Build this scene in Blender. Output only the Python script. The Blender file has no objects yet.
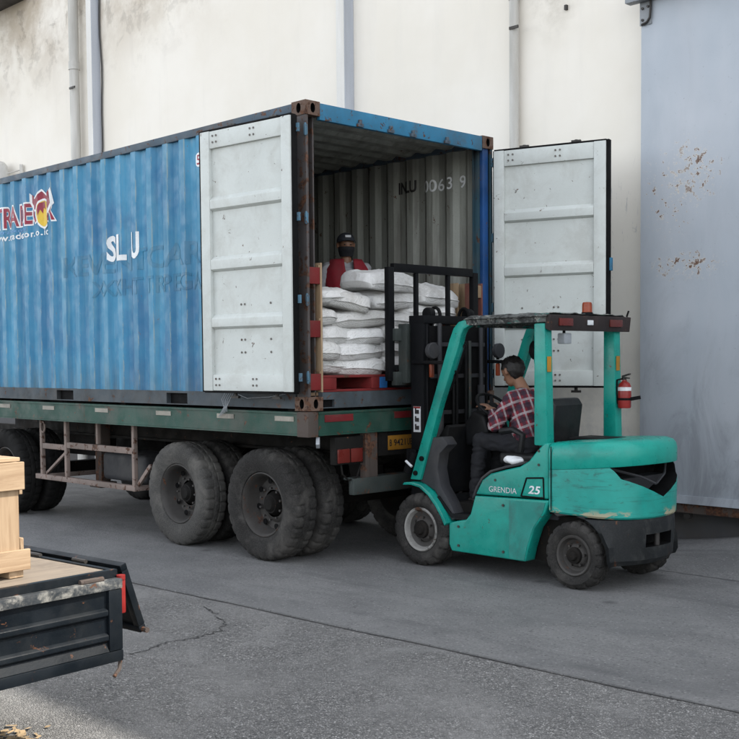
import bpy, bmesh, math, random
from mathutils import Vector, Matrix, noise as mnoise
R = math.radians
random.seed(7)
scene = bpy.context.scene
C = scene.collection

# ------------------------------------------------------------------ camera
cam_d = bpy.data.cameras.new('camera'); cam = bpy.data.objects.new('camera', cam_d); C.objects.link(cam)
cam_d.sensor_width = 36.0; cam_d.lens = 55.66; cam_d.shift_y = 0.0683
cam_d.clip_start = 0.1; cam_d.clip_end = 600
yaw, pitch, roll = -0.79575, -0.05157, -0.00846
fw = Vector((math.sin(yaw)*math.cos(pitch), math.cos(yaw)*math.cos(pitch), math.sin(pitch)))
rt = Vector((math.cos(yaw), -math.sin(yaw), 0)); up = rt.cross(fw)
rt, up = math.cos(roll)*rt + math.sin(roll)*up, -math.sin(roll)*rt + math.cos(roll)*up
M = Matrix((rt, up, -fw)).transposed().to_4x4(); M.translation = (7.2026, -6.3429, 1.7763)
cam.matrix_world = M
scene.camera = cam
# ------------------------------------------------------------------ sky, sun, exposure
SUN = Vector((0.50, 0.45, 0.74)).normalized()          # towards the sun, which stands behind the warehouse
wd = bpy.data.worlds.new('World'); scene.world = wd; wd.use_nodes = True
wn = wd.node_tree.nodes; wl = wd.node_tree.links
sky = wn.new('ShaderNodeTexSky'); sky.sky_type = 'NISHITA'; sky.sun_disc = False
sky.sun_elevation = math.asin(SUN.z); sky.sun_rotation = math.atan2(SUN.x, SUN.y)
sky.dust_density = 1.0; sky.air_density = 1.0; sky.ozone_density = 1.0
wn['Background'].inputs[1].default_value = 0.15
hz = wn.new('ShaderNodeHueSaturation'); hz.inputs['Saturation'].default_value = 0.25     # whitish tropical haze
wl.new(sky.outputs[0], hz.inputs['Color']); wl.new(hz.outputs[0], wn['Background'].inputs[0])
sd = bpy.data.lights.new('sun', 'SUN'); sun = bpy.data.objects.new('sun', sd); C.objects.link(sun)
sd.energy = 2.0; sd.angle = R(0.6); sd.color = (1.0, 0.94, 0.85)
sun.rotation_euler = SUN.to_track_quat('Z', 'Y').to_euler(); sun.location = (10, 10, 25)
vs = scene.view_settings
vs.view_transform = 'Standard'; vs.look = 'None'; vs.gamma = 1.0; vs.use_curve_mapping = False
vs.exposure = 1.88

# ------------------------------------------------------------------ materials
def lin(c):
    return tuple((x/12.92 if x <= 0.04045 else ((x+0.055)/1.055)**2.4) for x in c)
class NT:
    def __init__(s, name):
        s.m = bpy.data.materials.new(name); s.m.use_nodes = True
        s.n = s.m.node_tree.nodes; s.l = s.m.node_tree.links; s.b = s.n['Principled BSDF']
        s.tc = s.n.new('ShaderNodeTexCoord').outputs['Object']
    def link(s, a, b): s.l.new(a, b)
    def map(s, scale=(1, 1, 1), loc=(0, 0, 0)):
        k = s.n.new('ShaderNodeMapping'); k.inputs['Scale'].default_value = scale; k.inputs['Location'].default_value = loc
        s.link(s.tc, k.inputs[0]); return k.outputs[0]
    def noise(s, scale, detail=4, rough=.55, vec=None, dist=0):
        k = s.n.new('ShaderNodeTexNoise'); k.inputs['Scale'].default_value = scale; k.inputs['Detail'].default_value = detail
        k.inputs['Roughness'].default_value = rough; k.inputs['Distortion'].default_value = dist
        s.link(vec or s.tc, k.inputs['Vector']); return k.outputs['Fac']
    def voro(s, scale, feature='F1', out='Distance', vec=None, rnd=1):
        k = s.n.new('ShaderNodeTexVoronoi'); k.feature = feature; k.inputs['Scale'].default_value = scale
        k.inputs['Randomness'].default_value = rnd
        s.link(vec or s.tc, k.inputs['Vector']); return k.outputs[out]
    def ramp(s, fac, a, b, va=0.0, vb=1.0):
        k = s.n.new('ShaderNodeMapRange'); k.inputs['From Min'].default_value = a; k.inputs['From Max'].default_value = b
        k.inputs['To Min'].default_value = va; k.inputs['To Max'].default_value = vb; k.interpolation_type = 'SMOOTHSTEP'
        s.link(fac, k.inputs['Value']); return k.outputs[0]
    def math(s, op, a, b=None):
        k = s.n.new('ShaderNodeMath'); k.operation = op
        for i, v in enumerate((a, b)):
            if v is None: continue
            if isinstance(v, (int, float)): k.inputs[i].default_value = v
            else: s.link(v, k.inputs[i])
        return k.outputs[0]
    def sep(s, vec=None):
        k = s.n.new('ShaderNodeSeparateXYZ'); s.link(vec or s.tc, k.inputs[0]); return k.outputs
    def mix(s, fac, a, b):
        k = s.n.new('ShaderNodeMix'); k.data_type = 'RGBA'
        if isinstance(fac, (int, float)): k.inputs[0].default_value = fac
        else: s.link(fac, k.inputs[0])
        for i, v in ((6, a), (7, b)):
            if isinstance(v, tuple): k.inputs[i].default_value = (*v, 1)
            else: s.link(v, k.inputs[i])
        return k.outputs[2]
    def bump(s, h, strength=.3, dist=.01):
        k = s.n.new('ShaderNodeBump'); k.inputs['Strength'].default_value = strength; k.inputs['Distance'].default_value = dist
        s.link(h, k.inputs['Height']); s.link(k.outputs[0], s.b.inputs['Normal'])
    def done(s, col, rough=.6, metal=0.0):
        if isinstance(col, tuple): s.b.inputs['Base Color'].default_value = (*col, 1)
        else: s.link(col, s.b.inputs['Base Color'])
        if isinstance(rough, (int, float)): s.b.inputs['Roughness'].default_value = rough
        else: s.link(rough, s.b.inputs['Roughness'])
        s.b.inputs['Metallic'].default_value = metal
        return s.m
RUST = (.035, .017, .011)
def pm(name, col, rough=.55, metal=0.0, var=.22, vscale=3, dirt=(.07, .06, .05), damt=.35, dscale=2.2, rust=0.0, rscale=9, streak=False, bump=.15, bscale=70, fine=.15, spec=.35):
    t = NT(name)
    dark = tuple(c*(1-var) for c in col); lite = tuple(min(.9, c*(1+var*.6)) for c in col)
    vec = t.map((1.6, 1.6, .16)) if streak else t.tc
    c = t.mix(t.ramp(t.noise(vscale, 3, .6, vec), .3, .7), dark, lite)
    if fine: c = t.mix(t.ramp(t.noise(90, 3, .7), .35, .75, 0, fine), c, dirt)
    if damt: c = t.mix(t.ramp(t.noise(dscale, 5, .68, vec, .4), (.44), .70, 0, damt), c, dirt)
    rg = t.ramp(t.noise(6, 4), .3, .7, max(.05, rough-.12), min(1, rough+.15))
    if rust:
        rm = t.ramp(t.noise(rscale, 5, .7, None, .6), .665-rust*.32, .70-rust*.31)
        rc = t.mix(t.ramp(t.noise(40, 3), .35, .65), RUST, (.10, .045, .024))
        c = t.mix(rm, c, rc)
    if bump: t.bump(t.noise(bscale, 3, .6), bump, .004)
    t.b.inputs['Specular IOR Level'].default_value = spec
    return t.done(c, rg, metal)

MAT = {}
def make_blue(name='container_blue_paint', k=1.0):
    t = NT(name); K = lambda *c: tuple(x*k for x in c)
    st = t.map((1.4, 1.4, .12))
    c = t.mix(t.ramp(t.noise(2.4, 6, .62, st), .32, .68), K(.010, .125, .245), K(.040, .232, .385))
    c = t.mix(t.ramp(t.noise(5, 7, .7, st, .5), .50, .68, 0, .55), c, K(.085, .215, .275))
    c = t.mix(t.ramp(t.noise(1.1, 5, .6), .48, .66, 0, .5), c, K(.008, .085, .215))
    xo, yo, z = t.sep()
    fr = t.math('FRACT', t.math('MULTIPLY', t.math('ADD', xo, -3.0+.15+27.8), 1/.278))
    ridge_light = t.math('MULTIPLY', t.ramp(fr, .0, .03), t.ramp(fr, .33, .28))  # ridges lightened in colour for the contrast side light would give, with patchy wear
    c = t.mix(t.math('MULTIPLY', ridge_light, t.ramp(t.noise(2.0, 6, .7, t.map((1.5, 1.5, .5))), .35, .6, .08, .42)), c, K(.07, .23, .345))
    edge_ = t.math('MULTIPLY', t.ramp(fr, .25, .29), t.ramp(fr, .34, .30))
    c = t.mix(t.math('MULTIPLY', edge_, t.ramp(t.noise(9, 6, .75, t.map((1.5, 1.5, .35))), .46, .60, 0, .8)), c, K(.20, .27, .27))
    # grime that ran down and collected along the lower edge
    c = t.mix(t.math('MULTIPLY', t.ramp(z, .55, .1, 0, .55), t.ramp(t.noise(7, 6, .7, st), .35, .65)), c, K(.06, .085, .10))
    # scuffs and rust specks
    c = t.mix(t.ramp(t.noise(16, 8, .72, t.map((1, 1, .5)), .8), .66, .70), c, (.12, .07, .05))
    c = t.mix(t.ramp(t.noise(30, 6, .7, t.map((1, 1, .35)), .5), .66, .72, 0, .6), c, (.22, .27, .30))
    t.bump(t.noise(60, 4), .12, .004)
    return t.done(c, t.ramp(t.noise(8, 4), .3, .7, .42, .68))
MAT['blue'] = make_blue()
MAT['blue_clean'] = pm('header_blue_paint', (.022, .155, .275), .55, rust=.18, rscale=14, damt=.45)
MAT['deep_blue'] = pm('post_blue_paint', (.005, .05, .17), .5, rust=.12, damt=.3)
MAT['tealpost'] = pm('post_dark_teal', (.02, .055, .075), .6, rust=.2, damt=.5)
MAT['lugblue'] = pm('faded_hinge_blue', (.07, .16, .23), .6, rust=.3, rscale=20, damt=.6)
MAT['rail'] = pm('rail_weathered_paint', (.055, .085, .115), .6, rust=.28, rscale=10, damt=.5)
MAT['greyrail'] = pm('bottom_rail_grey_paint', (.05, .064, .075), .66, rust=.25, rscale=6, damt=.65, dirt=(.03, .027, .024))
MAT['postbrown'] = pm('post_rusty_primer', (.065, .058, .058), .65, rust=.42, rscale=9)
MAT['casting'] = pm('casting_rust', (.12, .075, .055), .8, rust=.5, rscale=12, bump=.5, bscale=40)
MAT['doorwhite'] = pm('door_white_paint', (.50, .53, .51), .5, var=.06, dirt=(.30, .29, .26), damt=.35, dscale=3.0, rust=.03, rscale=16, fine=.1)
MAT['inner'] = pm('inner_pale_paint', (.27, .28, .25), .6, var=.28, dirt=(.11, .105, .09), damt=.7, dscale=4, streak=True, rust=.1)
MAT['gasket'] = pm('gasket_black_rubber', (.004, .004, .0045), .7, dirt=(.012, .012, .011), damt=.2, spec=.1)
MAT['bolt'] = pm('bolt_dark_steel', (.04, .038, .036), .5, .4)
MAT['boltpaint'] = pm('bolt_painted_rusty', (.14, .135, .125), .6, rust=.35, rscale=30)
MAT['ply'] = pm('floor_plywood', (.13, .085, .05), .75, dirt=(.05, .04, .03), damt=.6)
MAT['green'] = pm('trailer_green_paint', (.009, .052, .037), .55, rust=.2, rscale=8, damt=.45, streak=False)
MAT['rusty'] = pm('rusty_steel', (.065, .05, .043), .85, rust=.45, rscale=7, bump=.4)
MAT['rackrust'] = pm('rack_faded_steel', (.20, .155, .135), .75, rust=.35, rscale=11)
MAT['chassis'] = pm('chassis_black_grime', (.008, .0075, .007), .8, dirt=(.022, .018, .015), damt=.6, rust=.05, spec=.15)
MAT['reflect'] = pm('reflector_cream', (.27, .255, .215), .5, damt=.6)
MAT['redrefl'] = pm('reflector_red', (.15, .010, .014), .45, damt=.5)
MAT['plate'] = pm('number_plate_yellow', (.28, .13, .012), .55, damt=.6)
MAT['black'] = pm('black_paint', (.017, .018, .02), .45, dirt=(.07, .065, .06), damt=.35, rust=.05)
MAT['blackmark'] = pm('black_stencil_ink', (.01, .01, .012), .6, damt=.15)
MAT['rubber'] = pm('tyre_rubber_dusty', (.016, .0155, .015), .9, dirt=(.08, .075, .069), damt=.7, spec=.2, dscale=3, fine=.3, bump=.3)
MAT['rubber_old'] = pm('tyre_rubber_grey', (.045, .044, .0425), .9, dirt=(.14, .133, .12), damt=.7, spec=.2, dscale=2, fine=.35, bump=.35)
MAT['rubber_dark'] = pm('tyre_rubber_dark', (.009, .009, .009), .9, dirt=(.03, .028, .026), damt=.5, spec=.15)
MAT['rim'] = pm('rim_grey_paint', (.05, .047, .044), .7, dirt=(.025, .021, .018), damt=.65, rust=.22)
MAT['rimwhite'] = pm('rim_chipped_white', (.26, .255, .24), .65, dirt=(.02, .018, .016), damt=1.0, dscale=9, rust=.3)
MAT['teal'] = pm('teal_paint', (.005, .245, .195), .33, var=.12, dirt=(.012, .10, .088), damt=.5, dscale=2.6, rust=.02, rscale=16, fine=.12)
def tealcw():
    t = NT('teal_counterweight_paint'); z = t.sep()[2]
    c = t.mix(t.ramp(t.noise(3, 4, .6), .35, .65), (.004, .205, .172), (.006, .265, .222))
    c = t.mix(t.ramp(t.noise(2.4, 6, .7, t.map((1.2, 1.2, 16)), .3), .54, .66, 0, .5), c, (.006, .085, .074))
    c = t.mix(t.ramp(t.noise(7, 6, .7, t.map((1, 1, 3)), .4), .58, .66, 0, .55), c, (.012, .05, .045))
    lip = t.ramp(z, .645, .585)
    c = t.mix(t.math('MULTIPLY', lip, t.ramp(t.noise(4.5, 6, .65, t.map((1, 1, 2.5), (.7, .3, 0)), .5), .53, .57)), c, (.30, .285, .19))
    t.bump(t.noise(30, 4), .15, .004)
    return t.done(c, t.ramp(t.noise(5, 4), .3, .7, .32, .55))
MAT['tealcw'] = tealcw()
def roofworn():
    t = NT('guard_worn_grimy_sheet')
    c = t.mix(t.ramp(t.noise(9, 6, .7, None, .4), .42, .56), (.012, .013, .013), (.085, .09, .085))
    c = t.mix(t.ramp(t.noise(14, 6, .7, t.map((1, 1, 1), (3, 1, 0)), .6), .57, .61), c, (.20, .20, .18))
    c = t.mix(t.ramp(t.noise(6, 6, .7, t.map((1, 1, 1), (8, 4, 0)), .6), .56, .62), c, (.008, .12, .10))
    t.bump(t.noise(26, 6, .7), .8, .015)
    return t.done(c, .8)
MAT['tealdull'] = pm('teal_paint_dull', (.012, .215, .18), .42, var=.18, dirt=(.03, .06, .055), damt=.6, dscale=3)
MAT['plasticgrey'] = pm('grey_plastic', (.03, .031, .035), .6, dirt=(.065, .062, .058), damt=.45, spec=.25)
MAT['plasticdark'] = pm('dark_plastic', (.006, .0065, .0075), .55, dirt=(.016, .015, .014), damt=.4, spec=.12)
MAT['castblack'] = pm('counterweight_black_paint', (.010, .012, .0135), .6, dirt=(.055, .057, .054), damt=.6, spec=.25, dscale=5, rust=.08)
MAT['vinyl'] = pm('seat_black_vinyl', (.007, .008, .009), .45, dirt=(.03, .028, .025), damt=.3, spec=.3)
MAT['steel'] = pm('bare_steel', (.30, .30, .30), .35, .8, rust=.1)
MAT['mast'] = pm('mast_greasy_black', (.0045, .005, .0062), .5, dirt=(.012, .011, .010), damt=.4, spec=.1)
MAT['carriage'] = pm('carriage_greygreen', (.028, .036, .034), .55, rust=.2, damt=.5)
MAT['orange'] = pm('beacon_orange_plastic', (.24, .04, .010), .35, dirt=(.08, .03, .02), damt=.5)
MAT['yellow'] = pm('yellow_sticker', (.36, .17, .012), .5, damt=.5)
MAT['red'] = pm('red_enamel', (.22, .014, .012), .4, dirt=(.07, .02, .017), damt=.6, rust=.1)
MAT['redlens'] = pm('red_lens', (.10, .012, .009), .3, dirt=(.05, .03, .025), damt=.65)
MAT['white'] = pm('white_paint', (.72, .74, .75), .5, var=.08, damt=.2)
MAT['ghost'] = make_blue('faded_blue_lettering', .80)
MAT['maroon'] = pm('maroon_print', (.26, .015, .04), .5, damt=.2)
MAT['logoyellow'] = pm('yellow_print', (.62, .42, .04), .5, damt=.25)
MAT['logoblue'] = pm('pale_blue_print', (.16, .34, .62), .5, damt=.2)
MAT['cardwhite'] = pm('sticker_white', (.62, .64, .66), .5, damt=.3)
MAT['navypaint'] = pm('truck_navy_paint', (.0035, .006, .009), .42, dirt=(.014, .016, .017), damt=.45, spec=.2, dscale=5, rust=.06, rscale=18)
MAT['roofdirty'] = roofworn()
MAT['barbrown'] = pm('light_bar_brown_grime', (.014, .010, .010), .7, dirt=(.05, .03, .027), damt=.5, rust=.1)
MAT['navyworn'] = pm('truck_worn_edge', (.03, .035, .04), .4, dirt=(.26, .25, .225), damt=.9, dscale=16, rust=.12)
MAT['mirror'] = NT('mirror_glass').done((.55, .6, .65), .06, 1.0)
def wood(name, a, b, dirt, axis=0, damt=.3, rough=.75):
    t = NT(name); s = [26, 26, 26]; s[axis] = 1.6
    oi = t.n.new('ShaderNodeObjectInfo')
    c = t.mix(t.ramp(t.noise(1.0, 6, .65, t.map(tuple(s)), 1.2), .3, .7), a, b)
    c = t.mix(t.ramp(t.voro(9), .03, .06, .8, 0), c, tuple(x*.35 for x in a))
    c = t.mix(t.ramp(t.noise(4, 6, .7), .5, .75, 0, damt), c, dirt)
    c = t.mix(t.ramp(oi.outputs['Random'], 0, 1, 0, .35), c, a)
    t.bump(t.noise(1.0, 6, .65, t.map(tuple(s)), 1.2), .35, .004)
    return t.done(c, rough)
PINE = ((.25, .165, .095), (.39, .285, .18))
MAT['pine_y'] = wood('pine_grain_across', *PINE, (.25, .15, .08), 1)
MAT['pine_z'] = wood('pine_grain_upright', *PINE, (.25, .15, .08), 2)
MAT['pine_x'] = wood('pine_grain_lengthwise', *PINE, (.25, .15, .08), 0)
MAT['oldwood'] = wood('old_pallet_wood', (.20, .13, .075), (.33, .235, .14), (.09, .06, .04), 2, .5)
MAT['deckwood'] = wood('worn_deck_board', (.16, .13, .10), (.22, .18, .135), (.08, .062, .047), 1, .6)
MAT['redwood'] = pm('pallet_red_paint', (.15, .010, .011), .65, rust=.1, damt=.45, dirt=(.08, .03, .025))
MAT['bluewood'] = pm('pallet_blue_paint', (.01, .12, .36), .6, damt=.4)
MAT['redbrown'] = pm('pallet_redbrown_wood', (.15, .05, .04), .75, damt=.6, dirt=(.16, .10, .07), dscale=5)
def sackmat():
    t = NT('woven_plastic_sack')
    oi = t.n.new('ShaderNodeObjectInfo')
    c = t.mix(t.ramp(oi.outputs['Random'], 0, 1), (.56, .555, .535), (.66, .66, .65))
    c = t.mix(t.ramp(t.noise(5, 6, .65), .45, .75, 0, .45), c, (.33, .31, .28))
    c = t.mix(t.ramp(t.noise(11, 6, .7), .58, .72, 0, .4), c, (.33, .30, .26))
    w = t.n.new('ShaderNodeTexWave'); w.inputs['Scale'].default_value = 60; w.inputs['Distortion'].default_value = 1; t.link(t.tc, w.inputs[0])
    h = t.math('ADD', t.noise(9, 6, .65, None, 1.0), t.math('MULTIPLY', w.outputs['Fac'], .06))
    t.bump(h, .8, .03)
    return t.done(c, .5)
MAT['sack'] = sackmat()
def plaid():
    t = NT('plaid_shirt')
    x, y, z = t.sep()
    def band(v, f, a, b, ph=0.0):
        fr = t.math('FRACT', t.math('ADD', t.math('MULTIPLY', v, f), ph))
        return t.math('MULTIPLY', t.math('GREATER_THAN', fr, a), t.math('LESS_THAN', fr, b))
    q = t.math('ADD', t.math('MULTIPLY', z, .9), t.math('MULTIPLY', x, -.42))
    p = t.math('ADD', t.math('ADD', t.math('MULTIPLY', x, .9), t.math('MULTIPLY', z, .42)), t.math('MULTIPLY', y, .9))
    c = (.16, .011, .022)
    c = t.mix(t.math('MULTIPLY', band(q, 9.5, .55, .92), .75), c, (.02, .010, .02))
    c = t.mix(t.math('MULTIPLY', band(p, 9.5, .55, .92), .7), c, (.018, .014, .028))
    wn_ = t.ramp(t.noise(30, 4), .3, .7, .45, .9)
    c = t.mix(t.math('MULTIPLY', band(q, 9.5, .10, .28), wn_), c, (.33, .30, .31))
    c = t.mix(t.math('MULTIPLY', band(p, 9.5, .10, .30), wn_), c, (.33, .30, .31))
    t.bump(t.noise(14, 4), .4, .02)
    return t.done(c, .85)
MAT['plaid'] = plaid()
MAT['trousers'] = pm('dark_trousers', (.013, .014, .018), .9, var=.3, dirt=(.04, .038, .035), damt=.15, bump=.5, bscale=18)
MAT['skin'] = pm('skin', (.23, .12, .075), .5, var=.1, damt=.1, dirt=(.15, .07, .04), fine=.05, bump=.05)
MAT['hair'] = pm('black_hair', (.008, .007, .007), .45, damt=0, bump=.8, bscale=110)
MAT['vest'] = pm('red_vest_cloth', (.22, .012, .022), .8, damt=.2, bump=.4, bscale=20)
MAT['greycloth'] = pm('grey_shirt_cloth', (.32, .32, .34), .85, damt=.2, bump=.4, bscale=20)
MAT['darkcloth'] = pm('black_cloth', (.015, .016, .02), .85, damt=.1)
MAT['cap'] = pm('cap_navy_cloth', (.03, .035, .045), .8, damt=.2)
MAT['shoe'] = pm('shoe_leather', (.02, .018, .017), .5)

def wallmat():
    t = NT('wall_painted_plaster')
    x, y, z = t.sep()
    c = t.mix(t.ramp(t.noise(.5, 5, .6), .35, .65), (.71, .665, .585), (.76, .72, .65))
    c = t.mix(t.ramp(t.noise(3, 6, .65, t.map((1, 1, .15))), .5, .75, 0, .25), c, (.60, .57, .52))
    # mould and rain stains under the eave at the far end
    hi = t.math('MULTIPLY', t.ramp(z, 5.9, 8.0), t.ramp(x, -4.2, -8.2))
    m = t.math('MULTIPLY', hi, t.ramp(t.noise(.9, 6, .66, None, .2), .34, .62))
    c = t.mix(t.math('MULTIPLY', m, .75), c, (.33, .26, .18))
    m2 = t.math('MULTIPLY', hi, t.ramp(t.noise(2.2, 6, .7, None, .3), .52, .62))
    c = t.mix(t.math('MULTIPLY', m2, .5), c, (.21, .18, .145))
    # smudge above the drain pipe and scuffs by the sliding door
    s = t.math('MULTIPLY', t.ramp(t.math('ABSOLUTE', t.math('SUBTRACT', x, -.15)), .55, .0), t.ramp(z, 4.9, 5.7))
    c = t.mix(t.math('MULTIPLY', s, t.ramp(t.noise(2.5, 6, .7), .35, .7, 0, .7)), c, (.38, .34, .28))
    low = t.math('MULTIPLY', t.ramp(z, 2.6, .2), t.ramp(t.noise(4, 7, .7), .4, .65, 0, .5))
    c = t.mix(low, c, (.33, .33, .33))
    sc = t.math('MULTIPLY', t.math('MULTIPLY', t.ramp(x, .15, .45), t.ramp(x, 1.0, .8)), t.math('MULTIPLY', t.ramp(z, 1.9, 2.6), t.ramp(z, 4.0, 3.3)))
    c = t.mix(t.math('MULTIPLY', sc, t.ramp(t.noise(8, 7, .7, t.map((1.8, 1, .4), (3, 0, 0)), 1.2), .6, .66, 0, .65)), c, (.28, .29, .32))
    t.bump(t.noise(9, 8, .65), .16, .01)
    return t.done(c, .82)
MAT['wall'] = wallmat()
MAT['pilaster_shade'] = pm('pilaster_shade_bluegrey', (.42, .445, .49), .7, var=.08, damt=.3, dirt=(.2, .2, .2), streak=True)  # shade of the pilaster's right face, put into the colour
MAT['pilaster_paint'] = pm('pilaster_paint', (.66, .65, .62), .8, var=.08, damt=.25, dirt=(.42, .38, .32), streak=True)
def slidemat():
    t = NT('sliding_door_bluegrey_paint')
    x, y, z = t.sep()
    c = t.mix(t.ramp(t.noise(1.2, 5, .6, t.map((1, 1, .3))), .35, .65), (.335, .37, .41), (.38, .405, .44))
    c = t.mix(t.math('MULTIPLY', t.ramp(z, 2.9, .0, .15, .95), t.ramp(t.noise(2.6, 8, .72, t.map((1, 1, .4)), .8), .42, .68, 0, .75)), c, (.20, .215, .235))
    c = t.mix(t.ramp(t.noise(22, 6, .75, None, .5), .63, .68, 0, .5), c, (.16, .17, .19))
    # chipped and rusted patches
    def blob(cx, cz, rx, rz):
        dx = t.math('MULTIPLY', t.math('SUBTRACT', x, cx-1.05), 1/rx); dz = t.math('MULTIPLY', t.math('SUBTRACT', z, cz-.39), 1/rz)
        return t.ramp(t.math('ADD', t.math('MULTIPLY', dx, dx), t.math('MULTIPLY', dz, dz)), 1, 0)
    chips = t.noise(17, 6, .72, None, .3)
    for cx, cz, rx, rz, lo in ((1.60, 3.52, .40, .42, .10), (1.52, 2.66, .55, .18, .10), (1.69, 3.62, .09, .07, .16), (1.66, 2.68, .09, .05, .18), (1.57, 3.40, .08, .16, .12), (1.35, 3.35, .35, .6, .06), (2.75, 3.1, .3, .5, .1)):
        f = t.math('ADD', chips, t.math('MULTIPLY', blob(cx, cz, rx, rz), lo))
        c = t.mix(t.math('MULTIPLY', t.ramp(f, .615, .64), blob(cx, cz, rx*1.1, rz*1.1)), c, (.52, .5, .46))
        c = t.mix(t.math('MULTIPLY', t.ramp(f, .65, .67), blob(cx, cz, rx*1.1, rz*1.1)), c, (.11, .055, .035))
    t.bump(t.noise(5, 7, .6), .12, .01)
    return t.done(c, t.ramp(t.noise(3, 4), .3, .7, .45, .65))
MAT['slide'] = slidemat()
def aggregate():
    t = NT('exposed_aggregate_concrete')
    v = t.voro(72, 'F1', 'Color'); k = t.n.new('ShaderNodeSeparateColor'); t.link(v, k.inputs[0])
    d = t.voro(72, 'DISTANCE_TO_EDGE', 'Distance')
    stone = t.mix(t.ramp(k.outputs[0], 0, 1), (.135, .132, .128), (.34, .333, .32))
    stone = t.mix(t.ramp(k.outputs[1], .82, .95), stone, (.46, .45, .435))
    stone = t.mix(t.ramp(k.outputs[2], .8, .95), stone, (.055, .055, .058))
    wear = t.ramp(t.noise(1.3, 7, .68, None, .5), .36, .66, .25, 1)
    c = t.mix(t.math('MULTIPLY', wear, t.ramp(d, .03, .12)), (.205, .201, .194), stone)
    c = t.mix(t.ramp(t.noise(.55, 6, .65), .4, .65, 0, .4), c, (.145, .144, .142))
    c = t.mix(t.ramp(t.noise(1.7, 7, .72, t.map((1, 1, 1), (5, 2, 0)), .6), .53, .66, 0, .5), c, (.235, .233, .226))
    c = t.mix(t.ramp(t.noise(2.3, 7, .7), .55, .75, 0, .35), c, (.10, .10, .103))
    c = t.mix(t.ramp(t.noise(150, 3, .7), .6, .8, 0, .3), c, (.3, .3, .29))
    h = t.math('ADD', t.math('MULTIPLY', t.ramp(d, 0, .22), wear), t.math('MULTIPLY', t.noise(18, 6, .7), .8))
    t.bump(h, 1.0, .022)
    return t.done(c, .85)
MAT['aggregate'] = aggregate()
def lane():
    t = NT('smooth_concrete_lane')
    st = t.map((.7, 1.1, 1), (0, 0, 0))
    c = t.mix(t.ramp(t.noise(1.3, 7, .66, st, .4), .33, .67), (.145, .145, .145), (.225, .223, .219))
    c = t.mix(t.ramp(t.noise(2.5, 8, .72, st, .8), .5, .72, 0, .5), c, (.095, .097, .103))
    c = t.mix(t.ramp(t.noise(9, 7, .72, None, .6), .60, .72, 0, .4), c, (.235, .233, .23))
    c = t.mix(t.ramp(t.noise(70, 4, .7), .55, .8, 0, .25), c, (.08, .08, .083))
    c = t.mix(t.ramp(t.noise(42, 5, .85), .42, .62, 0, .55), c, (.085, .086, .089))
    c = t.mix(t.ramp(t.noise(36, 5, .85, t.map((1, 1, 1), (7, 3, 0))), .54, .66, 0, .6), c, (.28, .278, .272))
    c = t.mix(t.ramp(t.noise(.8, 5, .6, t.map((1, 1, 1), (2, 9, 0))), .42, .62, 0, .35), c, (.22, .22, .217))
    c = t.mix(t.ramp(t.noise(24, 6, .75), .62, .70, 0, .45), c, (.25, .25, .245))
    vc = t.n.new('ShaderNodeSeparateColor'); t.link(t.voro(46, 'F1', 'Color'), vc.inputs[0]); vd = t.ramp(t.voro(46), .42, .22)
    c = t.mix(t.math('MULTIPLY', vd, t.ramp(vc.outputs[0], .72, .9, 0, .75)), c, (.31, .308, .30))
    c = t.mix(t.math('MULTIPLY', vd, t.ramp(vc.outputs[1], .74, .9, 0, .8)), c, (.055, .055, .058))
    # dark tyre rubber smears along the lane
    c = t.mix(t.math('MULTIPLY', t.ramp(t.noise(2.2, 5, .6, t.map((.10, 2.2, 1))), .52, .70), t.ramp(t.noise(2, 6, .7), .35, .6, 0, .5)), c, (.075, .076, .08))
    c = t.mix(t.ramp(t.voro(1.15), .10, .02, 0, .6), c, (.03, .03, .032))
    c = t.mix(t.math('MULTIPLY', t.ramp(t.voro(5.5), .16, .04), t.ramp(t.noise(1.1, 5, .7), .5, .62, 0, .7)), c, (.05, .05, .053))
    t.bump(t.noise(40, 5, .85), 1.0, .02)
    return t.done(c, t.ramp(t.noise(2, 3), .3, .7, .62, .85))
MAT['lane'] = lane()
MAT['crack'] = pm('crack_dirt', (.045, .045, .045), .95, damt=.3)
MAT['plinth_shade'] = pm('plinth_shade_dark', (.075, .075, .078), .85, damt=.5)  # plinth concrete, also the dark colour painted as shade behind the trailer
MAT['leaf'] = pm('wood_chips', (.42, .30, .17), .8, damt=.3)
MAT['galv'] = pm('grey_track_steel', (.26, .28, .30), .5, rust=.1, damt=.4)
MAT['pvc'] = pm('drain_pipe_grey', (.50, .49, .46), .6, damt=.4, dirt=(.3, .27, .22), streak=True)
MAT['cable'] = pm('cable_dark', (.05, .05, .05), .7)
MAT['roofdark'] = pm('eave_dark_sheet', (.05, .045, .04), .7)

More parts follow.
